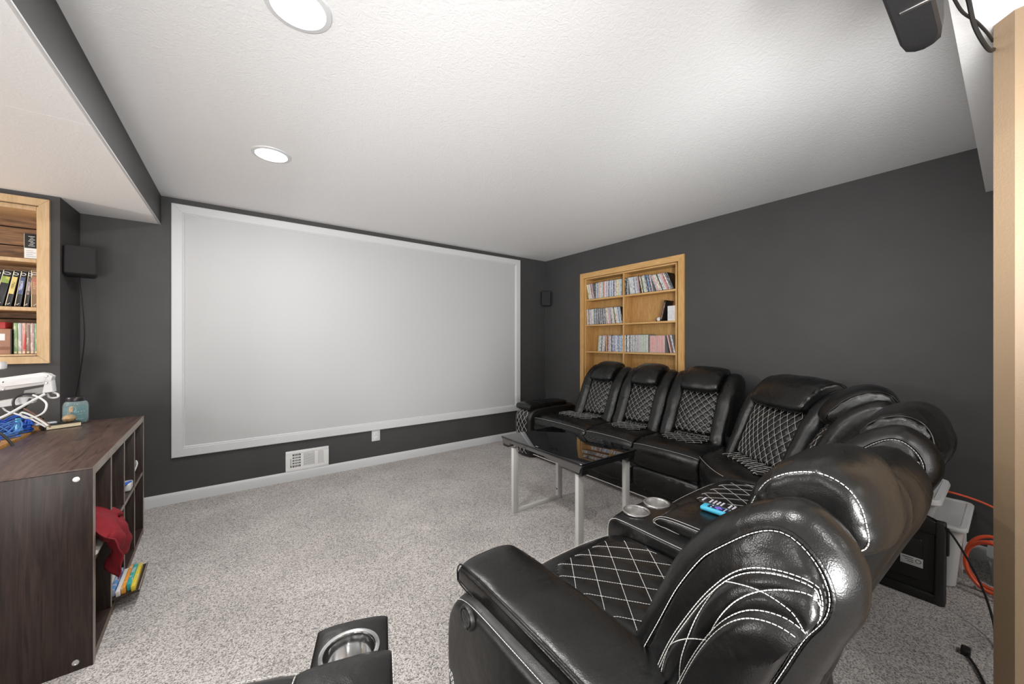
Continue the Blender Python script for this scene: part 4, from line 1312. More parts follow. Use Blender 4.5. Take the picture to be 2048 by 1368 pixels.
mt = Matrix.Rotation(R(-70), 4, 'Y') @ Matrix.Translation((0.02, 0, 0))
mb = MB(); mb.lathe([(.0005, .006), (.017, .006), (.022, .004), (.024, 0), (.022, -.004), (.0005, -.004)], n=24, mtx=Matrix.Translation((0, 0, .024)) @ Matrix.Rotation(R(-75), 4, 'Y')); mb.build('case', 'steel', ck)
mb = MB(); mb.lathe([(.0005, .0066), (.016, .0064)], n=24, mtx=Matrix.Translation((0, 0, .024)) @ Matrix.Rotation(R(-75), 4, 'Y')); mb.build('dial', 'label_white', ck)
mb = MB(); mb.tube(catmull([(.005, .02, .022), (.02, .038, .012), (.04, .05, .004), (.06, .045, .004)], 14), .004, 6); mb.build('strap', 'black_plastic', ck)

# ---------------------------------------------------------------- speakers
def speaker(name, loc, rz, tilt, w, h, d, label, mat='speaker'):
    s = empty(name, loc, label, 'speaker', None, rz)
    mt = Matrix.Rotation(tilt, 4, 'X')
    mb = MB(); mb.rbox(-w / 2, w / 2, 0, d, -h / 2, h / 2, .022, 5, mtx=mt); mb.build('cabinet', mat, s)
    mb = MB(); mb.rbox(-w / 2 + .006, w / 2 - .006, -.010, .012, -h / 2 + .006, h / 2 - .006, .009, 4, mtx=mt); mb.build('grille', 'grille', s)
    mb = MB(); mb.rbox(-.014, .014, d - .004, d + .028, -.02, .02, .004, mtx=mt); mb.build('bracket', 'black_plastic', s)
    return s
# left of the screen, hung in the wall return
speaker('wall_speaker', (-.835, 3.60, 1.800), R(12), R(-5), .150, .195, .12, 'square black wall speaker in the corner left of the screen, wire hanging down')
speaker('wall_speaker', (3.375, 3.80, 1.864), R(-42), R(0), .135, .205, .09, 'small black wall speaker in the far corner right of the screen')
mb = MB(); mb.tube(catmull([(-.85, 3.66, 1.70), (-.84, 3.66, 1.55), (-.83, 3.66, 1.30), (-.855, 3.68, 1.05), (-.88, 3.68, .85), (-.87, 3.62, .78)], 40), .0035, 6)
tag(mb.build('speaker_wire', 'cord_black'), 'black wire hanging from the left wall speaker to the desk', 'cable')
pts = []
for k in range(40):
    t = k / 39; z = 1.76 - t * 1.22
    pts.append((XR - .012 + .004 * math.sin(t * 31), YF - .010 - .008 * abs(math.sin(t * 17)), z))
mb = MB(); mb.tube(pts, .0028, 5)
tag(mb.build('speaker_wire', flat('grey_wire', (.10, .09, .08), .5)), 'thin wire running down the far wall corner from the small speaker', 'cable')

# near speaker under the soffit edge, with its cables
sp = empty('ceiling_speaker', (1.2, .145, 2.09), 'long black speaker hung at the edge of the near soffit, seen from below', 'speaker')
Q = [(1.02, .0), (1.40, .0), (1.446, .006), (1.462, .02), (1.468, .04), (1.462, .060), (1.446, .074), (1.40, .080), (1.02, .080)]
rings = []
for z, ins in ((2.052, .012), (2.058, .004), (2.085, 0), (2.165, 0), (2.18, .006)):
    
    rings.append([Vector((1.262 + (x - 1.24) * (1 - ins / .22), .105 + .04 + (y - .04) * (1 - ins / .05), z)) for x, y in Q])
mb = MB(); mb.rings(rings); mb.build('cabinet', 'speaker', sp, True)
mb = MB(); mb.rbox(1.268, 1.277, .112, .164, 2.0495, 2.0525, .001); mb.build('badge_strip', 'steel', sp, True)
mb = MB(); mb.box(1.2, 1.26, .125, .165, 2.18, 2.40); mb.build('bracket', 'black_plastic', sp, True, smooth=False)
mb = MB(); mb.tube(catmull([(1.36, .085, 2.12), (1.43, .070, 2.116), (1.50, .062, 2.075), (1.56, .048, 2.045), (1.64, .037, 2.055), (1.70, .030, 2.10)], 30), .0045, 7)
tag(mb.build('cable', 'cord_black'), 'thick black cable looping down below the near soffit', 'cable')
mb = MB(); mb.tube(catmull([(1.37, .095, 2.12), (1.46, .080, 2.10), (1.53, .060, 2.095), (1.60, .045, 2.092), (1.68, .036, 2.10)], 30), .0032, 7)
tag(mb.build('cable', 'cord_black'), 'thinner black cable branching across to the tan wall end', 'cable')
# ---------------------------------------------------------------- left bookcase in the bay wall
lb = empty('recessed_bookcase', (-1.5, YJ, BZ0), 'small oak-framed recessed bookcase with plank back, left of the screen', 'bookcase')
DB = .26
fx0 = -2.19
def lbx(name, mat, x0, x1, y0, y1, z0, z1, r=.0015): return box_obj(name, mat, lb, x0, x1, y0, y1, z0, z1, r, True)
# planks of the back
pz = BZ0 + .003; k = 0
while pz < BZ1 - .02:
    ph = min(.118, BZ1 - .003 - pz)
    mb = MB(); mb.rbox(BX0 + .002, BX1 - .002, YJ + DB - .004 * (k % 2), YJ + DB + .012, pz, pz + ph - .006, .002, 1)
    mb.build('plank', 'plank', lb, True); pz += ph; k += 1
lbx('backing', 'dark_hole', BX0 + .002, BX1 - .002, YJ + DB + .013, YJ + DB + .018, BZ0 + .003, BZ1 - .003, 0)
lbx('side_panel', 'frame_oak', BX1 - .014, BX1 - .001, YJ + .001, YJ + DB - .005, BZ0 + .001, BZ1 - .001)
lbx('side_panel', 'frame_oak', BX0 + .001, BX0 + .016, YJ + .001, YJ + DB - .005, BZ0 + .001, BZ1 - .001)
lbx('top_panel', 'frame_oak', BX0 + .017, BX1 - .015, YJ + .001, YJ + DB - .005, BZ1 - .028, BZ1 - .001)
lbx('bottom_panel', 'frame_oak', BX0 + .017, BX1 - .015, YJ + .001, YJ + DB - .005, BZ0 + .001, BZ0 + .012)
LS = [1.775, 1.479]
for z in LS: lbx('shelf', 'frame_oak', BX0 + .017, BX1 - .0145, YJ + .001, YJ + DB - .005, z - .022, z)
# mitred frame
def lrail(corners):
    mb = MB(); a = [Vector((x, YJ - .0003, z)) for x, z in corners]; b = [Vector((x, YJ - .020, z)) for x, z in corners]
    mb.rings([a, b]); mb.build('frame_rail', 'frame_oak', lb, True, smooth=False)
O0, O1, OZ0, OZ1 = fx0, -.9485, 1.136, 2.144; f = .043; g = .0006
lrail([(O0, OZ0), (O1 - g, OZ0), (O1 - f - g, OZ0 + f), (O0 + f, OZ0 + f)])
lrail([(O1, OZ0 + g), (O1, OZ1 - g), (O1 - f, OZ1 - f - g), (O1 - f, OZ0 + f + g)])
lrail([(O1 - g, OZ1), (O0, OZ1), (O0 + f, OZ1 - f), (O1 - f - g, OZ1 - f)])
lrail([(O0 - .0, OZ0 + g), (O0, OZ1 - g), (O0 + f, OZ1 - f - g), (O0 + f, OZ0 + f + g)][::-1])

def px_x(px, y):
    """x where the view column px meets the plane Y = y"""
    u = (px - 1024) / 740
    return y * (.8055 * u + .5926) / (-.5926 * u + .8055)
# tall hardbacks on the middle shelf, leaning left at the top... right edge columns measured on the shelf
YB = YJ + .035
hb = [
 ('black', 'olive', 'black hardback with a lime green and yellow spine panel, leaning on the left', 'lime', None),
 ('black', 'yellow', 'black hardback with a tall yellow title panel, second from the left of the leaning five', 'yellow', 'MERU'),
 ('black', 'blue', 'black hardback with large blue vertical title lettering', 'bluep', 'TROADS'),
 ('black', 'red', 'black hardback with a narrow silver and red title, beside the brown upright one', 'greyp', 'SHADOW'),
]
bm_ = {'lime': spine_mat('lime_panel', (.20, .30, .05), (.45, .42, .08), 40), 'yellow': flat('yellow_panel', (.62, .50, .17), .5), 'bluep': spine_mat('blue_panel', (.05, .07, .16), (.20, .28, .50), 60), 'greyp': spine_mat('grey_panel', (.10, .09, .09), (.35, .20, .18), 60), 'brownp': spine_mat('brown_panel', (.28, .16, .08), (.42, .12, .10), 50)}
def hardback(x, tilt, w, h, d, body, label, panel, title, pz0=.35, pz1=.82, extra=None, tcol='mat_ink'):
    b = empty('book', (x, YB, LS[1] + .0005), label, 'book', 'tall books in the recessed bookcase')
    b.rotation_euler = (0, tilt, 0)
    mb = MB(); mb.rbox(-w, 0, 0, d, 0, h, .003, 2); mb.build('cover', body, b)
    mb = MB(); mb.box(-w + .002, -.002, .004, d - .002, h - .001, h + .0008); mb.build('page_block', 'cream', b, smooth=False)
    mb = MB(); mb.box(-w + .003, -.003, -.0012, .0005, h * pz0, h * pz1); mb.build('title_panel', bm_[panel], b, smooth=False)
    mb = MB(); mb.tube([(-w / 2 + .38 * w * math.cos(a * PI / 8), -.0014, h * .905 + .007 * math.sin(a * PI / 8)) for a in range(16)], .0016, 4, closed=True); mb.build('oval_emblem', 'ink_white', b, smooth=False)
    mb = MB(); mb.tube([(-w / 2 - .2 * w, -.0014, h * .07), (-w / 2 - .002, -.0014, h * .05), (-w / 2 + .2 * w, -.0014, h * .10)], .0016, 4); mb.build('publisher_mark', 'ink_white', b, smooth=False)
    mb = MB(); mb.box(-w + .001, -w + .004, -.0010, .0005, .004, h - .004); mb.build('spine_edge', 'cream', b, smooth=False)
    if title:
        sc = min(1, (h * (pz1 - pz0) * .9) / (len(title) * w * .40))
        text('title', title, w * .62 * sc, Matrix.Translation((-w / 2, -.0016, h * (pz0 + pz1) / 2)) @ Matrix.Rotation(R(90), 4, 'X') @ Matrix.Rotation(R(90), 4, 'Z'), tcol, b, .0003, world=False)
    return b
dx = .048
xr = px_x(68, YB)
for k, (lab, pan, ttl, px, tc) in enumerate((
        ('black hardback with silver and red title lettering, next to the upright brown book', 'greyp', 'SHADOW', 57, 'button'),
        ('black hardback with big pale blue title lettering', 'bluep', 'TROADS', 41, 'button'),
        ('black hardback with a tall yellow title panel', 'yellow', 'MERU', 22, 'mat_ink'),
        ('black hardback with a lime green panel low on a dark spine', 'lime', None, 5, 'mat_ink'),
        ('black hardback cut by the left edge of the picture, dark blue spine', 'bluep', None, -16, 'mat_ink'),
        ('black hardback outside the left picture edge', 'greyp', None, -36, 'mat_ink'))):
    nx_ = (41, 22, 5, -16, -36, -56)[k]
    hardback(px_x(px, YB), R((5, 7, 9, 10, 10, 10)[k]), px_x(px, YB) - px_x(nx_, YB) - .003 - (.222 * (math.tan(R((7, 9, 10, 10, 10, 10)[k])) - math.tan(R((5, 7, 9, 10, 10, 10)[k])))), .222, .15, 'black_plastic', lab, pan, ttl, tcol=tc, pz0=(.64 if pan == 'lime' else .35))
hardback(min(px_x(79.5, YB), -1.0062), 0, .030, .232, .15, M['brown_cover'] if 'brown_cover' in M else flat('brown_cover', (.20, .13, .07), .5), 'upright brown hardback at the right end of the middle shelf', 'brownp', 'ARMY', tcol='cork')
# top shelf: box with black upper and white lower half
gx1 = -1.003; gx0 = px_x(48.5, YJ + .03)
gb = empty('boxed_game', ((gx0 + gx1) / 2, YJ + .03, LS[0]), 'black and white box standing at the right of the top shelf, rows of small print', 'box')
gh = .158
box_obj('box', 'black_plastic', gb, gx0, gx1 - .004, YJ + .03, YJ + .09, LS[0] + .0005, LS[0] + gh, .002, True)
box_obj('white_panel', 'label_white', gb, gx0 + .0015, gx1 - .0045, YJ + .0285, YJ + .0302, LS[0] + .006, LS[0] + .068, 0, True)
for k in range(7):
    zz = LS[0] + .082 + k * .0095
    box_obj('print_line', 'ink_white', gb, gx0 + .016 + .004 * (k % 3), gx1 - .016 - .006 * (k % 2), YJ + .0287, YJ + .0302, zz, zz + .0024, 0, True)
for k in range(4):
    box_obj('print_line', 'mat_ink', gb, gx0 + .008, gx1 - .012 - .012 * (k % 2), YJ + .0279, YJ + .0286, LS[0] + .018 + k * .011, LS[0] + .0195 + k * .011, 0, True)
box_obj('side_stripe', 'cream', gb, gx0 - .0012, gx0 + .0004, YJ + .031, YJ + .088, LS[0] + .002, LS[0] + gh - .002, 0, True)
# bottom shelf: shrink-wrapped set of five volumes and a brown carton
cols = [('pale green', (.24, .36, .16), (.40, .50, .30)), ('silver', (.42, .44, .44), (.62, .60, .58)), ('red', (.55, .26, .22), (.62, .40, .34)), ('brown', (.28, .20, .15), (.50, .42, .36)), ('mauve', (.46, .32, .32), (.62, .52, .50)), ('green', (.16, .34, .20), (.42, .52, .36))]
x0_, x1_ = px_x(25, YJ + .02), -1.0058
wd = (x1_ - x0_) / len(cols)
for k, (c, a, b) in enumerate(cols):
    mt_ = spine_mat('volume_' + c.replace(' ', '_'), a, b, 70)
    bk_ = empty('book', (x0_ + wd * (k + .5), YJ + .03, BZ0 + .012), '%s thick volume, %s from the left in the matching set on the bottom shelf' % (c, ordinal(k)), 'book', 'matching volumes on the bottom shelf')
    box_obj('cover', mt_, bk_, -wd / 2 + .0004, wd / 2 - .0004, 0, .12, .0004, .190, .004)
    box_obj('base_band', 'cream', bk_, -wd / 2 + .003, wd / 2 - .003, -.0008, .001, .006, .016, 0)
    if k == 2:
        mb = MB(); mb.add([(-.002, -.001, .03), (wd / 2 - .001, -.001, .03), (.006, -.001, .14), (-.002, .0005, .03), (wd / 2 - .001, .0005, .03), (.006, .0005, .14)], [(0, 1, 2), (3, 5, 4), (0, 3, 4, 1), (1, 4, 5, 2), (2, 5, 3, 0)])
        mb.build('red_flash', flat('red_print', (.50, .06, .05), .4), bk_, smooth=False)
cx0, cx1 = px_x(-30, YJ + .02), px_x(21, YJ + .02)
ct = empty('carton', ((cx0 + cx1) / 2, YJ + .02, BZ0 + .012), 'brown printed carton with a pale picture on the bottom shelf', 'box')
box_obj('box', flat('carton_brown', (.33, .17, .11), .45, var=.1, vscale=30), ct, cx0, cx1, YJ + .02, YJ + .14, BZ0 + .0125, BZ0 + .165, .003, True)
box_obj('dark_side', 'black_plastic', ct, cx1 - .001, cx1 + .004, YJ + .022, YJ + .138, BZ0 + .013, BZ0 + .160, 0, True)
box_obj('picture', 'label_white', ct, cx1 - .075, cx1 - .02, YJ + .0185, YJ + .0202, BZ0 + .095, BZ0 + .135, .0004, True)
box_obj('band', flat('carton_band', (.20, .09, .05), .5), ct, cx0 + .001, cx1 - .002, YJ + .0187, YJ + .0202, BZ0 + .04, BZ0 + .058, 0, True)
rb = box_obj('red_box', flat('red_card', (.35, .02, .02), .4), None, cx1 - .20, cx1 - .022, YJ + .03, YJ + .12, BZ0 + .1655, BZ0 + .205, .002)
tag(rb, 'dark red box lying on top of the brown carton', 'box')

# ---------------------------------------------------------------- dark cube shelf unit with its back to the desk
cab = empty('cube_shelf', (-.463, 2.144, 0), 'low dark wood cube shelf with two tiers of open compartments', 'shelf unit', None, R(2.3))
CL_, CD, CH = 1.30, .39, .776
pt = .034
def cb_(name, mat, x0, x1, y0, y1, z0, z1, r=.0012): return box_obj(name, mat, cab, x0, x1, y0, y1, z0, z1, r)
mb = MB(); mb.rbox(-CD, -.0012, .0, CL_, CH - .007, CH, .0012, 1); mb.box(-CD, -.0012, pt + .0003, CL_ - pt - .0003, CH - pt, CH - .0069); mb.build('top_panel', 'dark_wood_top', cab)
cb_('end_panel', 'dark_wood', -CD, -.0012, .0, pt, .0, CH - .0072)
cb_('end_panel', 'dark_wood', -CD, -.0012, CL_ - pt, CL_, .0, CH - .0072)
cb_('bottom_panel', 'dark_wood', -CD + .01, -.0012, pt + .0004, CL_ - pt - .0004, .012, .042)
cb_('back_panel', 'dark_wood', -CD, -CD + .008, pt + .0004, CL_ - pt - .0004, .042, CH - pt - .0004, 0)
inn = (CL_ - 2 * pt); cell_ = (inn - 3 * .018) / 4
edges = []
for k in range(3):
    y = pt + (k + 1) * cell_ + k * .018
    cb_('divider', 'dark_wood', -CD + .0085, -.004, y, y + .018, .0424, CH - pt - .0004)
    cb_('edge_strip', 'edge', -.0038, -.0022, y, y + .018, .0424, CH - pt - .0004, 0)
for k in range(4):
    y = pt + k * (cell_ + .018)
    cb_('middle_shelf', 'dark_wood', -CD + .0085, -.005, y + .0004, y + cell_ - .0004, .392, .410)
    cb_('edge_strip', 'edge', -.0048, -.003, y + .0004, y + cell_ - .0004, .392, .410, 0)
cb_('edge_strip', 'edge', -.0010, .0, .0, CL_, CH - pt, CH, 0)
cb_('edge_strip', 'edge', -.0010, .0, .0, pt, .0, CH - pt - .0004, 0)
cb_('edge_strip', 'edge', -.0010, .0, CL_ - pt, CL_, .0, CH - pt - .0004, 0)
cb_('edge_strip', wood_mat('brown_edge', (.10, .065, .045), (.20, .14, .10)), -.0010, .0, pt + .0004, CL_ - pt - .0004, .012, .042, 0)
for x, z in ((-.044, .738), (-.046, .033)):
    mt = Matrix.Translation((x, -.0002, z)) @ Matrix.Rotation(R(90), 4, 'X')
    mb = MB(); mb.lathe([(.0005, .0012), (.0045, .0012), (.0055, .0024), (.0095, .0022), (.0105, 0)], n=24, mtx=mt); c_ = mb.build('screw_cover', 'steel', cab)
CM = Matrix.Translation(cab.location) @ Matrix.Rotation(R(2.3), 4, 'Z')
def cy(k): return pt + k * (cell_ + .018)

# burgundy cloth hanging out of the first upper compartment
def cP(u, v):
    # u across (Y), v over the shelf edge and down
    y = .045 + (cell_ + .05) * u
    if v < .45:
        t = v / .45
        x = -.22 + .25 * t; z = .425 + .105 * math.sin(PI * (.15 + .75 * t)) + .02 * math.sin(u * 9 + t * 3)
    else:
        t = (v - .45) / .55
        x = .03 + .012 * math.sin(u * 11 + 1) + .02 * math.sin(PI * t); z = .425 + .105 * math.sin(PI * .90) - .165 * t * (1 - .15 * math.sin(u * 5))
        x += .015 * math.cos(u * 17)
    y += .012 * math.sin(v * 9)
    return (x, y, z + .014 * math.sin(u * 14 + v * 4) * (1 - abs(2 * v - 1) * .5))
mb = MB(); mb.grid(cP, 30, 34)
me = mb.mesh('cloth', angle=180); wrinkle(me, .020, 8, 4); wrinkle(me, .007, 24, 8)
for p in me.vertices:
    if p.co.x < -.004: p.co.z = max(p.co.z, .4125)
cl = obj('cloth', me, 'red_cloth'); cl.matrix_world = CM
sm_ = cl.modifiers.new('thickness', 'SOLIDIFY'); sm_.thickness = .003
tag(cl, 'crumpled burgundy velvet cloth hanging out of the nearest upper compartment', 'cloth')
o = MB().rbox(-.19, .004, cy(0) + .004, cy(0) + .17, .2, .235, .003)
def put(o): o.matrix_world = CM; return o
mb = MB()
for k in range(6): mb.rbox(-.25, -.0 + .002 * (k % 3), cy(0) + .01, cy(0) + .215, .4106 + k * .0022, .4124 + k * .0022, .0004, 1)
tag(put(mb.build('paper_stack', 'paper')), 'stack of white paper under the burgundy cloth', 'paper')
mb = MB(); mb.lathe([(.0005, 0), (.026, 0), (.030, .03), (.024, .09), (.020, .115), (.0005, .12)], n=20, mtx=Matrix.Translation((-.06, cy(1) + .045, .4105)))
tag(put(mb.build('bottle', flat('lilac', (.34, .38, .72), .4))), 'pale lilac bottle behind the burgundy cloth', 'bottle')
# blue strap hook in the third upper compartment
mb = MB(); mb.tube(catmull([(-.12, cy(2) + .02, .50), (-.09, cy(2) + .05, .475), (-.06, cy(2) + .10, .462), (-.03, cy(2) + .18, .462), (-.012, cy(2) + .25, .455)], 24), [.006 + .004 * math.sin(PI * k / 23) for k in range(24)], 8)
b_ = mb.build('handle', M['cord_blue']); 
h_ = empty('blue_clamp', tuple(CM @ Vector((-.06, cy(2) + .12, .411))), 'blue and white plastic clamp poking out of the third upper compartment', 'clamp', None, R(2.3))
b_.parent = h_; b_.matrix_parent_inverse = (Matrix.Translation(h_.location) @ Matrix.Rotation(R(2.3), 4, 'Z')).inverted() @ CM
mb = MB(); mb.rbox(-.05, -.006, cy(2) + .20, cy(2) + .29, .4106, .456, .01)
j_ = mb.build('jaw', 'cord_white'); j_.parent = h_; j_.matrix_parent_inverse = b_.matrix_parent_inverse.copy()
mb = MB(); mb.tube(catmull([(-.03, cy(3) + .02, .66), (-.028, cy(3) + .022, .56), (-.02, cy(3) + .02, .47), (-.0, cy(3) + .05, .52), (-.01, cy(3) + .08, .535), (-.02, cy(3) + .04, .45)], 40), .004, 7)
tag(put(mb.build('white_cable', 'cord_white')), 'white cable hanging in the farthest upper compartment', 'cable')
# lower tier
mb = MB(); mb.rbox(-.10, -.02, cy(1) + .01, cy(1) + .11, .15, .27, .003)
ob = empty('orange_box', tuple(CM @ Vector((-.06, cy(1) + .05, .043))), 'orange carton in the second lower compartment', 'box', None, R(2.3))
inv = (Matrix.Translation(ob.location) @ Matrix.Rotation(R(2.3), 4, 'Z')).inverted() @ CM
for nm, mat_, z0, z1, mm in (('lower_box', flat('deep_orange', (.62, .13, .03), .4), .043, .15, 0), ('upper_box', 'orange_box', .152, .235, 1)):
    mb = MB(); mb.rbox(-.14, -.03, cy(1) + .02, cy(1) + .14, z0, z1, .003); q = mb.build(nm, mat_); q.parent = ob; q.matrix_parent_inverse = inv
# leaning board with colourful booklets
bd = empty('booklet_tray', tuple(CM @ Vector((.03, cy(1) + .12, .045))), 'tilted dark tray of bright booklets sticking out of the second lower compartment', 'tray', None, R(2.3))
inv = (Matrix.Translation(bd.location) @ Matrix.Rotation(R(2.3), 4, 'Z')).inverted() @ CM
TM = Matrix.Translation((-.10, cy(1) + .005, .047)) @ Matrix.Rotation(R(-6), 4, 'Y')
def tr(nm, mat_, x0, x1, y0, y1, z0, z1, r=.001):
    mb = MB(); mb.rbox(x0, x1, y0, y1, z0, z1, r, 2, mtx=TM); q = mb.build(nm, mat_); q.parent = bd; q.matrix_parent_inverse = inv; return q
tr('tray', 'dark_wood', 0, .19, 0, .285, 0, .006)
tr('tray_lip', 'edge', .186, .19, 0, .285, .006, .012)
bcol = [(.05, 'lime', (.40, .60, .08)), (.075, 'white', (.70, .70, .68)), (.095, 'blue', (.10, .28, .60)), (.115, 'white', (.72, .70, .66)), (.132, 'orange', (.80, .34, .05)), (.150, 'teal', (.05, .42, .40)), (.166, 'yellow', (.78, .60, .06))]
for k, (x, nm, c) in enumerate(bcol):
    a = spine_mat('booklet_' + nm + str(k), c, tuple(min(1, v * .5 + .35) for v in c), 35)
    tr('booklet', a, x - .006, x + .009, .012 + .01 * (k % 3), .255 - .012 * (k % 2), .0065, .030 + .004 * (k % 3))
tr('card', flat('orange_card', (.80, .30, .12), .5), .01, .05, .18, .24, .0065, .04)
mb = MB(); mb.rbox(-.10, -.02, cy(0) + .03, cy(0) + .05, .0425, .17, .004)
tag(put(mb.build('book', flat('salmon', (.60, .28, .20), .5))), 'salmon book end just inside the nearest lower compartment', 'book')
mb = MB(); mb.rbox(-.30, -.012, cy(3) + .02, cy(3) + .09, .0425, .33, .006)
tag(put(mb.build('file_box', M['edge'])), 'grey-brown file box in the farthest lower compartment', 'box')

# ---------------------------------------------------------------- things on the shelf top
jr = empty('candle_jar', (-.80, 3.372, CH), 'squat teal glass candle jar with a dark lid on the far end of the shelf', 'jar')
JS = .82
mb = MB(); mb.lathe([(r * JS if r > .001 else r, h * 1.12) for r, h in [(.0005, .002), (.055, .002), (.062, .010), (.064, .03), (.064, .095), (.058, .112), (.046, .122), (.046, .135), (.043, .135), (.043, .120), (.055, .108), (.060, .095), (.060, .03), (.054, .008), (.0005, .008)]], n=48); mb.build('glass', 'jar_glass', jr)
mb = MB(); mb.lathe([(r * JS if r > .001 else r, h * 1.12) for r, h in [(.0005, .0085), (.053, .0085), (.0590, .03), (.0590, .088), (.0005, .090)]], n=40); mb.build('wax', 'teal_wax', jr)
mb = MB(); mb.lathe([(r * JS if r > .001 else r, h * 1.12) for r, h in [(.0475, .118), (.0485, .120), (.0485, .137), (.046, .141), (.0005, .142)]], n=40); mb.build('lid', flat('pewter', (.06, .055, .06), .3, metal=.7), jr)
ja = math.atan2(-3.37, .80)
def jar_text(s, z, size, off=0):
    a0 = ja + off
    for k, ch in enumerate(s):
        a = a0 + (k - (len(s) - 1) / 2) * size * .62 / .053
        text('embossed_letter', ch, size, Matrix.Translation((.0530 * math.cos(a), .0530 * math.sin(a), z)) @ Matrix.Rotation(a + PI / 2, 4, 'Z') @ Matrix.Rotation(R(90), 4, 'X'), 'jar_emboss', jr, .0006, world=False)
M['jar_emboss'] = flat('pale_teal_emboss', (.35, .58, .60), .2)
jar_text('Best', .075,   .020, .30); jar_text('.47oz.', .030, .012, .25)
mb = MB(); mb.tube([(.0532 * math.cos(ja + t), .0532 * math.sin(ja + t), .090 + .016 * math.sin(k * PI / 6)) for k in range(12) for t in (-.25 + .24 * math.cos(k * PI / 6),)], .0014, 5, closed=True); mb.build('embossed_wreath', 'jar_emboss', jr)
mb = MB(); mb.tube([(.0532 * math.cos(ja + t), .0532 * math.sin(ja + t), .060) for t in (.12, .2, .3, .4, .5)], .001, 5); mb.build('embossed_line', 'jar_emboss', jr)

bkz = CH + .0006
bb = empty('book', (-.815, 3.255, bkz), 'small thick book with black cover and cream pages lying under the little gourd bottle', 'book', None, R(28))
mb = MB(); mb.rbox(-.085, .055, -.045, .045, .0, .003, .001); mb.rbox(-.085, .055, -.045, .045, .023, .026, .001); mb.rbox(-.085, -.078, -.045, .045, .0, .026, .002); mb.build('cover', 'black_plastic', bb)
mb = MB(); mb.box(-.078, .052, -.042, .042, .003, .023); mb.build('page_block', 'cream', bb, smooth=False)
gz = bkz + .0268
gd = empty('gourd_bottle', (-.800, 3.262, gz), 'tiny speckled brown gourd bottle with glass neck and cork on the small book', 'bottle')
mb = MB(); mb.lathe([(.0005, 0), (.012, .0005), (.024, .008), (.028, .020), (.023, .032), (.011, .039), (.009, .041), (.0005, .041)], n=28); mb.build('body', 'gourd', gd)
mb = MB(); mb.lathe([(.008, .038), (.0085, .045), (.009, .062), (.010, .064), (.0085, .066)], n=20); mb.build('neck', 'clear_glass', gd)
mb = MB(); mb.lathe([(.0005, .056), (.0075, .056), (.0085, .085), (.0005, .086)], n=14, mtx=Matrix.Rotation(R(6), 4, 'Y')); mb.build('cork', 'cork', gd)
mt = Matrix.Translation((-.868, 3.225, gz)) @ Matrix.Rotation(R(25), 4, 'Z')
mb = MB(); mb.rbox(-.050, .030, -.020, .020, 0, .014, .005, mtx=mt)
tag(mb.build('penknife', flat('pale_steel', (.40, .41, .44), .3, metal=.5)), 'silver grey multi-tool lying on the small black book', 'tool')

# ---------------------------------------------------------------- desk with monitor arm and cable tangle
dk = empty('desk', (-1.35, 3.0, 0), 'desk with an orange wooden top behind the cube shelf', 'desk')
DZ = .770
mb = MB(); mb.rbox(-2.3, -.925, 2.35, 3.50, DZ - .03, DZ, .004); mb.build('desktop', 'desk', dk, True)
for x, y in ((-2.25, 2.4), (-.98, 2.4), (-2.25, 3.42), (-.98, 3.42)):
    mb = MB(); mb.rbox(x, x + .04, y, y + .04, 0, DZ - .031, .003); mb.build('leg', 'black_plastic', dk, True)

def u3(px, py, y):
    """point of the plane Y = y seen at pixel (px, py)"""
    u = (px - 1024) / 740; v = (682 - py) / 740
    a, b = .8055 * u + .5926, -.5926 * u + .8055
    t = y / b
    return Vector((a * t, y, CAM_H + v * t))
ma = empty('monitor_arm', (-1.15, 3.10, DZ), 'white jointed monitor arm reaching in over the desk from the left edge', 'monitor arm')
YA = 3.10
def bar(name, pts, th, mat, yy=YA, r=.008):
    """rounded flat bar from an outline measured in the plane Y = yy"""
    P3 = [u3(px, py, yy) for px, py in pts]
    mb = MB(); a = [Vector((p.x, yy - th / 2, p.z)) for p in P3]; b = [Vector((p.x, yy + th / 2, p.z)) for p in P3]
    cx_ = sum((p for p in a), Vector()) / len(a); cy_ = sum((p for p in b), Vector()) / len(b)
    ins = .90
    r0 = [cx_.lerp(p, ins) for p in a]; r3 = [cy_.lerp(p, ins) for p in b]
    for l in (r0, ): 
        for p in l: p.y -= .004
    for p in r3: p.y += .004
    mb.rings([r0, a, b, r3]); return mb.build(name, mat, ma, True, angle=35)
bar('upper_arm', [(-40, 757), (-40, 780), (6, 779), (98, 765), (106, 758), (108, 750), (99, 745), (84, 743), (2, 754)], .050, 'arm_white')
bar('cable_cover', [(48, 790), (52, 778), (92, 770), (92, 784)], .036, 'arm_grey')
bar('arm_tip', [(88, 784), (92, 765), (107, 758), (110, 781)], .046, 'arm_white')
bar('lower_arm', [(-40, 806), (-40, 818), (70, 803), (71, 790), (60, 789)], .040, 'arm_white', YA + .02)
bar('side_plate', [(1, 763), (5, 757), (90, 749), (93, 754), (88, 762), (9, 772), (3, 770)], .006, M['arm_white'], YA - .030)
bar('joint', [(-20, 725), (6, 721), (10, 727), (9, 735), (4, 737), (-20, 738)], .05, 'arm_white')
for px, py in ((6, 762), (93, 750), (92, 764), (6, 777)):
    c = u3(px, py, YA - .034)
    mb = MB(); mb.lathe([(.0005, .003), (.004, .003), (.006, 0)], n=14, mtx=Matrix.Translation(c) @ Matrix.Rotation(R(90), 4, 'X')); mb.build('screw', 'steel', ma, True)
mb = MB(); mb.tube(catmull([u3(95, 783, YA), u3(98, 792, YA), u3(106, 794, YA - .02), u3(116, 792, YA - .03), u3(115, 786, YA - .02), u3(106, 783, YA)], 30), .005, 7); mb.build('cable_clip', 'cord_white', ma, True)
c0 = u3(-46, 760, YA)
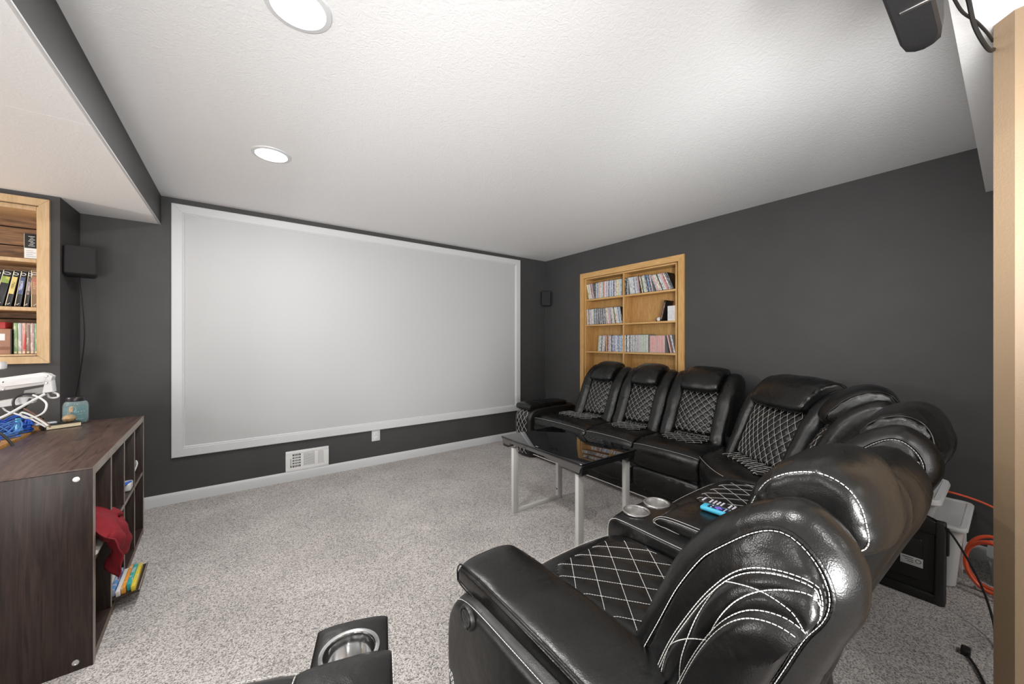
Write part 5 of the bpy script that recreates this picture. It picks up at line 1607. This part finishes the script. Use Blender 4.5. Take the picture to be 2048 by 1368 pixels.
mb = MB(); mb.lathe([(.06, 0), (.06, .012), (.022, .016), (.020, .42), (.0005, .42)], n=24, mtx=Matrix.Translation((c0.x, YA, DZ + .0005))); mb.build('post', 'arm_white', ma, True)
def cable(name, pts, r, mat, label, n=40, group=None):
    mb = MB(); mb.tube(catmull(pts, n), r, 7)
    return tag(mb.build(name, mat), label, 'cable', group)
cable('white_cable', [u3(-8, 838, 2.98), u3(20, 825, 3.0), u3(55, 805, 3.02), u3(90, 786, 3.05)], .0065, 'cord_white', 'thick white cable rising across the desk to the monitor arm')
cable('white_cable', [u3(66, 788, 3.05), u3(82, 795, 3.03), u3(93, 806, 3.0), u3(88, 822, 2.98), u3(70, 832, 2.96), u3(52, 834, 2.95), u3(42, 828, 2.95), u3(44, 823, 2.95), u3(60, 828, 2.94), u3(85, 842, 2.93), u3(96, 850, 2.92)], .0045, 'cord_white', 'white cable curling in a loop above the blue coils', 60)
cable('black_cable', [u3(70, 786, 3.06), u3(45, 787, 3.05), u3(29, 795, 3.04), u3(27, 808, 3.03), u3(38, 818, 3.03), u3(50, 812, 3.04), u3(60, 795, 3.06)], .0055, 'cord_black', 'black cable looped under the white monitor arm', 40)
cable('brown_cable', [u3(48, 815, 3.0), u3(70, 828, 2.98), u3(95, 846, 2.95), u3(100, 852, 2.94)], .004, flat('brown_cord', (.16, .08, .05), .5), 'brown cable crossing the blue coils to the shelf edge')
cable('black_cable', [u3(-4, 862, 2.62), u3(8, 870, 2.62), u3(20, 882, 2.62), u3(26, 890, 2.62)], .005, 'cord_black', 'short black cable over the rear edge of the shelf top, far left')
cable('white_cable', [u3(-6, 795, 3.12), u3(10, 818, 3.10), u3(30, 825, 3.05), u3(60, 835, 3.0), u3(92, 852, 2.95)], .004, 'cord_white', 'thin white cable running down behind the coils')
rr = random.Random(5)
def coil(cx, cyy, z, rx, ry, n, r, mat, label, rot=0, wires=9):
    mb = MB()
    for k in range(wires):
        a = rr.uniform(.72, 1.12); b = rr.uniform(.55, 1.2); ph = rr.uniform(0, 6.28); hz = rr.uniform(.004, .085)
        pts = []
        for j in range(n):
            t = 2 * PI * j / n
            x = rx * a * math.cos(t); y = ry * b * math.sin(t)
            xx = x * math.cos(rot) - y * math.sin(rot); yy = x * math.sin(rot) + y * math.cos(rot)
            pts.append((cx + xx, cyy + yy, z + r + hz * (.6 + .4 * math.sin(2 * t + ph))))
        mb.tube(pts, r, 6, closed=True)
    return tag(mb.build('cable_coil', mat), label, 'cable')
coil(-1.02, 3.25, DZ, .095, .06, 26, .0036, 'cord_blue', 'coil of bright blue network cable tied in the middle of the desk', R(-25), 14)
coil(-1.01, 3.08, DZ, .085, .05, 26, .0036, flat('pale_blue_cable', (.10, .25, .62), .4), 'paler blue network cable coil nearest the shelf edge', R(10), 9)
coil(-1.05, 2.90, DZ, .11, .06, 26, .0042, flat('deep_blue_cable', (.005, .06, .42), .4), 'deep blue cable bundle at the left edge of the picture', R(-10), 16)
coil(-.985, 3.38, DZ, .05, .04, 22, .003, 'cord_black', 'small tangle of black wires behind the blue coils', R(40), 7)
mb = MB(); mb.tube([u3(36, 836, 3.20), u3(37, 848, 3.18), u3(38, 862, 3.16)], [.010, .012, .015], 10)
tag(mb.build('cable_tie', 'light_blue'), 'sky blue plastic connector boot standing among the coils', 'connector')
# ---------------------------------------------------------------- behind the near row, on the right
# two milky plastic tubs
def tub(name, x0, x1, y0, y1, z0, z1, label, taper=.03, lid_h=.022, over=.012, lidmat='tub_lid', mat='tub'):
    t = empty(name, ((x0 + x1) / 2, (y0 + y1) / 2, z0), label, 'storage box')
    def rr_(x0, x1, y0, y1, z, r):
        pts = []
        for cx, cy_, a0 in ((x1 - r, y1 - r, 0), (x0 + r, y1 - r, 90), (x0 + r, y0 + r, 180), (x1 - r, y0 + r, 270)):
            for k in range(6):
                a = R(a0 + 90 * k / 5); pts.append(Vector((cx + r * math.cos(a), cy_ + r * math.sin(a), z)))
        return pts
    zt = z1 - lid_h
    R0 = [rr_(x0 + taper + .01, x1 - taper - .01, y0 + taper + .01, y1 - taper - .01, z0 + .0005, .03), rr_(x0 + taper, x1 - taper, y0 + taper, y1 - taper, z0 + .012, .035),
          rr_(x0 + .004, x1 - .004, y0 + .004, y1 - .004, zt - .012, .035), rr_(x0 - .004, x1 + .004, y0 - .004, y1 + .004, zt - .008, .038), rr_(x0 - .004, x1 + .004, y0 - .004, y1 + .004, zt, .038)]
    inner = [rr_(x0 + .002, x1 - .002, y0 + .002, y1 - .002, zt, .035), rr_(x0 + taper + .003, x1 - taper - .003, y0 + taper + .003, y1 - taper - .003, z0 + .015, .035)]
    mb = MB(); mb.rings(R0 + inner); mb.build('tub', mat, t, True, angle=35)
    o = over
    Ld = [rr_(x0 - o, x1 + o, y0 - o, y1 + o, zt + .0006, .04), rr_(x0 - o, x1 + o, y0 - o, y1 + o, zt + .010, .04), rr_(x0 - o + .006, x1 + o - .006, y0 - o + .006, y1 + o - .006, z1 - .004, .04),
          rr_(x0 + .012, x1 - .012, y0 + .012, y1 - .012, z1 - .004, .035), rr_(x0 + .018, x1 - .018, y0 + .018, y1 - .018, z1 - .009, .032)]
    mb = MB(); mb.rings(Ld); l = mb.build('lid', lidmat, t, True, angle=35)
    return t, l
t1, l1 = tub('storage_tub', 2.91, 3.43, .150, .58, 0, .335, 'large milky plastic storage tub with lid behind the flat black case', lidmat='tub')
# ribs on the side of the tub
for k in range(3):
    mb = MB(); mb.rbox(3.02 + k * .12, 3.035 + k * .12, .160, .176, .04, .28, .003); mb.build('rib', 'tub', t1, True)
t2, l2 = tub('storage_tub', 2.86, 3.34, .235, .55, .336, .462, 'smaller storage tub with an opaque white lid, stacked on the large one', taper=.02, lid_h=.030, over=.014)
mb = MB(); mb.rbox(2.97, 2.99, .27, .42, .4550, .4606, .002); mb.build('grip', flat('grip_grey', (.45, .45, .45), .5), l2, True)

# black folding panel (back of a flat appliance) leaning on the tubs
pn = empty('plastic_case', (2.73, .38, 0), 'flat black plastic case with a white rating label standing behind the recliner', 'panel')
PM_ = Matrix.Translation((2.695, .197, .0)) @ Matrix.Rotation(R(6), 4, 'Y')
def pp(nm, mat_, x0, x1, y0, y1, z0, z1, r=.004):
    mb = MB(); mb.rbox(x0, x1, y0, y1, z0, z1, r, 3, mtx=PM_); return mb.build(nm, mat_, pn, True)
pp('shell', 'black_plastic', .012, .062, 0, .40, .002, .392, .014)
for a in ((.0, .062, 0, .036, .002, .392), (.0, .062, .364, .40, .002, .392), (.0, .062, .030, .37, .002, .045), (.0, .062, .030, .37, .325, .392)): pp('rim', 'grey_plastic' if a[3] < .05 else 'black_plastic', *a, r=.008)
pp('raised_panel', 'black_plastic', .004, .02, .075, .34, .085, .285, .01)
pp('handle_recess', 'grey_plastic', -.003, .004, .10, .30, .337, .362, .003)
pp('latch', 'label_white', -.0045, -.001, .14, .20, .342, .350, .001)
pp('corner_block', 'black_plastic', .05, .085, -.008, .02, .23, .36, .006)
lab = pp('rating_label', 'label_white', .0025, .0045, .072, .150, .150, .192, .0005)
for k in range(3): pp('print_line', 'mat_ink', .0018, .0026, .104, .142 - .008 * k, .182 - .009 * k, .1845 - .009 * k, .0003)
mb = MB(); mb.tube([PM_ @ Vector((.0018,   .087 + .009 * math.cos(k * PI / 8), .176 + .009 * math.sin(k * PI / 8))) for k in range(16)], .0009, 4, closed=True); mb.build('label_mark', 'mat_ink', pn, True)

# small clear bin with an orange extension cord
t3, l3 = tub('small_bin', 3.12, 3.42, -.13, .085, 0, .15, 'small clear bin of tools on the floor beside the large tub', taper=.01, mat='clear_bin', lidmat='clear_bin', over=.004, lid_h=.01)
mb = MB()
pts = []
for k in range(90):
    t = k / 89; a = t * 2 * PI * 2.6
    pts.append((3.00 + .045 * math.sin(a * .5) - .03 * t, .065 + .085 * math.cos(a), .16 + .135 * math.sin(a) * (1 - .2 * t)))
for p in range(len(pts)):
    x, y, z = pts[p]; pts[p] = (x, y, max(z, .012))
mb.tube(pts, .0085, 8)
tag(mb.build('extension_lead', 'cord_orange'), 'coiled orange extension cord standing against the small clear bin', 'cord')
mb = MB(); mb.tube(catmull([(3.40, .60, .35), (3.41, .40, .365), (3.42, .24, .37), (3.42, .12, .352), (3.40, .02, .315), (3.36, -.08, .27)], 30), .006, 8)
tag(mb.build('extension_lead', 'cord_orange'), 'orange cord running along the dark wall above the large tub', 'cord')
for k, (x, y, w, l, h, nm, mat_) in enumerate(((2.98, -.10, .05, .14, .03, 'tool', 'black_plastic'), (3.03, .02, .04, .10, .02, 'tool', 'steel'))):
    mb = MB(); mb.rbox(x, x + w, y, y + l, .0005, h, .006); tag(mb.build(nm, mat_), ('black charger block on the carpet under the orange cord', 'short metal tool on the carpet beside the clear bin')[k], 'tool')
# black cords
mb = MB(); mb.tube(catmull([(2.78, .36, .405), (2.76, .28, .405), (2.74, .20, .375), (2.70, .135, .28), (2.66, .085, .17), (2.60, .055, .07), (2.52, .045, .012), (2.40, .02, .006)], 50), .0042, 7)
tag(mb.build('extension_lead', 'cord_black'), 'thin black cord arching over the flat black case down to the carpet', 'cord')
mb = MB(); mb.tube(catmull([(2.36, .115, .009), (2.28, .085, .008), (2.16, .055, .006), (2.05, .03, .006)], 20), .0045, 7)
pl = empty('power_plug', (2.37, .12, 0), 'black plug and lead lying on the carpet by the tan wall', 'plug')
q = mb.build('lead', 'cord_black', pl, True)
mb = MB(); mb.rbox(2.355, 2.40, .105, .132, .001, .024, .006); mb.build('plug', 'black_plastic', pl, True)
# recliner mechanism bow behind the near seat
mb = MB(); mb.tube(catmull([(1.24, .235, .10), (1.30, .19, .06), (1.36, .17, .02), (1.34, .22, .008), (1.26, .26, .012)], 24), .004, 6)
tag(mb.build('mechanism_bow', 'cord_black'), 'black bow of the recliner mechanism behind the near seat', 'cable')
